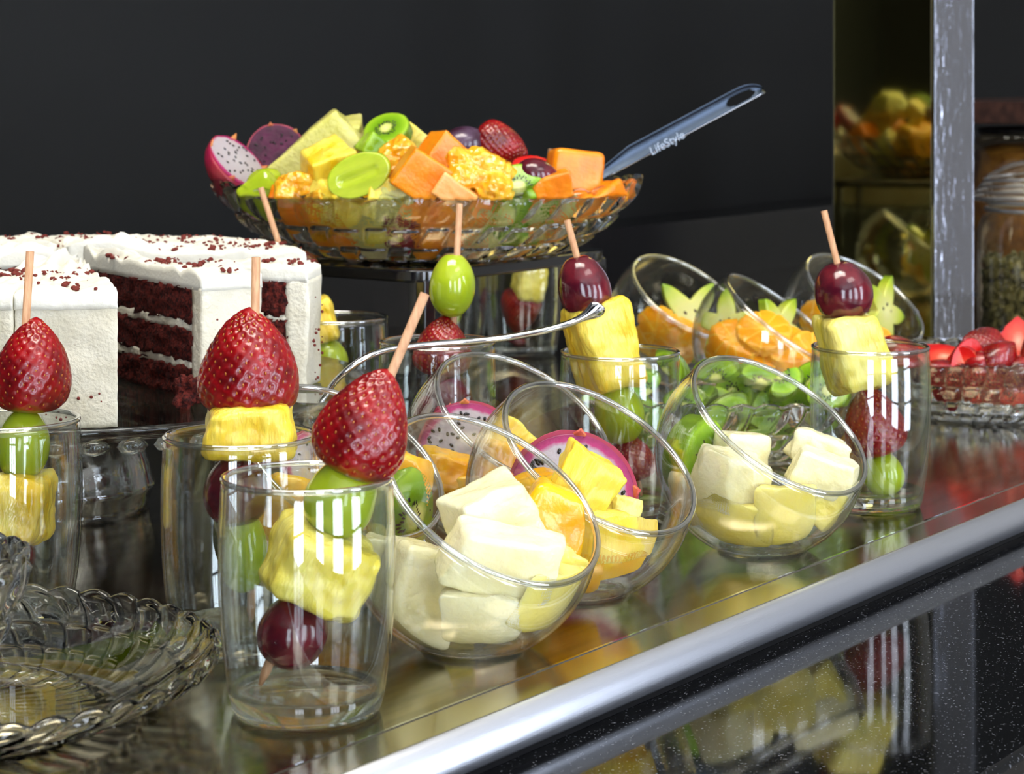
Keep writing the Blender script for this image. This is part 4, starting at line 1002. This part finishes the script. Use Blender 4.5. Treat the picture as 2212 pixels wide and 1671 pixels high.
for i in range(1500):
    a = rg.random()*6.283; rr = .070*math.sqrt(rg.random()) if i % 3 == 0 else rg.uniform(.058, .070); z = .009+rg.random()*.072
    Rm = np.array(rotm(rg.uniform(0, 360), rg.uniform(0, 360), rg.uniform(0, 360))); q = (e*np.array([.0062, .0038, .0014]))@Rm.T
    p = q+np.array([rr*math.cos(a), rr*math.sin(a), z]); l = np.hypot(p[:, 0], p[:, 1]); s_ = np.minimum(1, .0745/np.maximum(l, 1e-9)); p[:, 0] *= s_; p[:, 1] *= s_; p[:, 2] = np.maximum(p[:, 2], .006)
    k.add(p, ef)
tag(link('pumpkin_seeds', mesh('pumpkin_seeds', k.v, k.f, M_pseed), jl), 'dark green pumpkin seeds filling the lower half of the storage jar', 'seeds', kind='stuff')
sl_ = [jl+Vector((-.03, -.03, .06)), jl+Vector((-.002, -.032, .082)), jl+Vector((.03, -.02, .100))]
s2 = root('jar_scoop', sl_[0], 'small dark scoop stuck in the pumpkin seeds inside the jar', 'scoop')
v, f = torus_path([p-sl_[0] for p in smooth_path(sl_)], (.0035, .0018), 8, False); link('handle', mesh('handle', v, f, M_steel), parent=s2)
v, f = ellipsoid(.016, .010, .006, 8); v[:, 2] = np.minimum(v[:, 2], .0005); link('scoop_bowl', mesh('scoop_bowl', v-np.array([.012, 0, .004]), f, M_steel), parent=s2)
jl2 = W(2240, 500, 1750); jl2.z = 0
j2 = empty('storage_jar', jl2, 'amber-filled glass jar standing behind the pumpkin seed jar', 'jar')
v, f = lathe([(.078, .0005), (.082, .01), (.082, .185), (.07, .198), (.068, .198), (.080, .184), (.080, .011), (.074, .003)], 60); link('jar_body', mesh('jar_body', v, f, M_jar), parent=j2)
v, f = lathe([(.0001, .0005), (.078, .0005), (.078, .003), (.0001, .003)], 48); link('base', mesh('base', v, f, M_jar), parent=j2)
v, f = lathe([(.0001, .1985), (.072, .1985), (.073, .206), (.0001, .208)], 60); link('lid', mesh('lid', v, f, M_black), parent=j2)
v, f = lathe([(.0001, .004), (.078, .004), (.0785, .176), (.05, .184), (.0001, .186)], 60); tag(link('amber_cereal', mesh('amber_cereal', rough_up(np.array(v), .002, 90, 3), f, M_cereal), jl2), 'amber cereal filling the back jar', 'cereal', kind='stuff')
ws = W(2250, 240, 1750)
wr = empty('wooden_shelf', Vector((ws.x, ws.y, 0)), 'dark brown wooden shelf above the storage jars at the right', 'shelf', rz=ANG)
wx = -.155
box('board', (wx, .40, -.13, .13, CH-(262-HY)/1750, CH-(216-HY)/1750), M_wood, wr, .002)
for x in (.36,):
    box('side_board', (x, x+.02, -.12, .12, .0005, CH-(262-HY)/1750), M_wood, wr)
box('support_bracket', (wx+.02, wx+.035, .10, .12, .0005, CH-(262-HY)/1750), M_wood, wr)
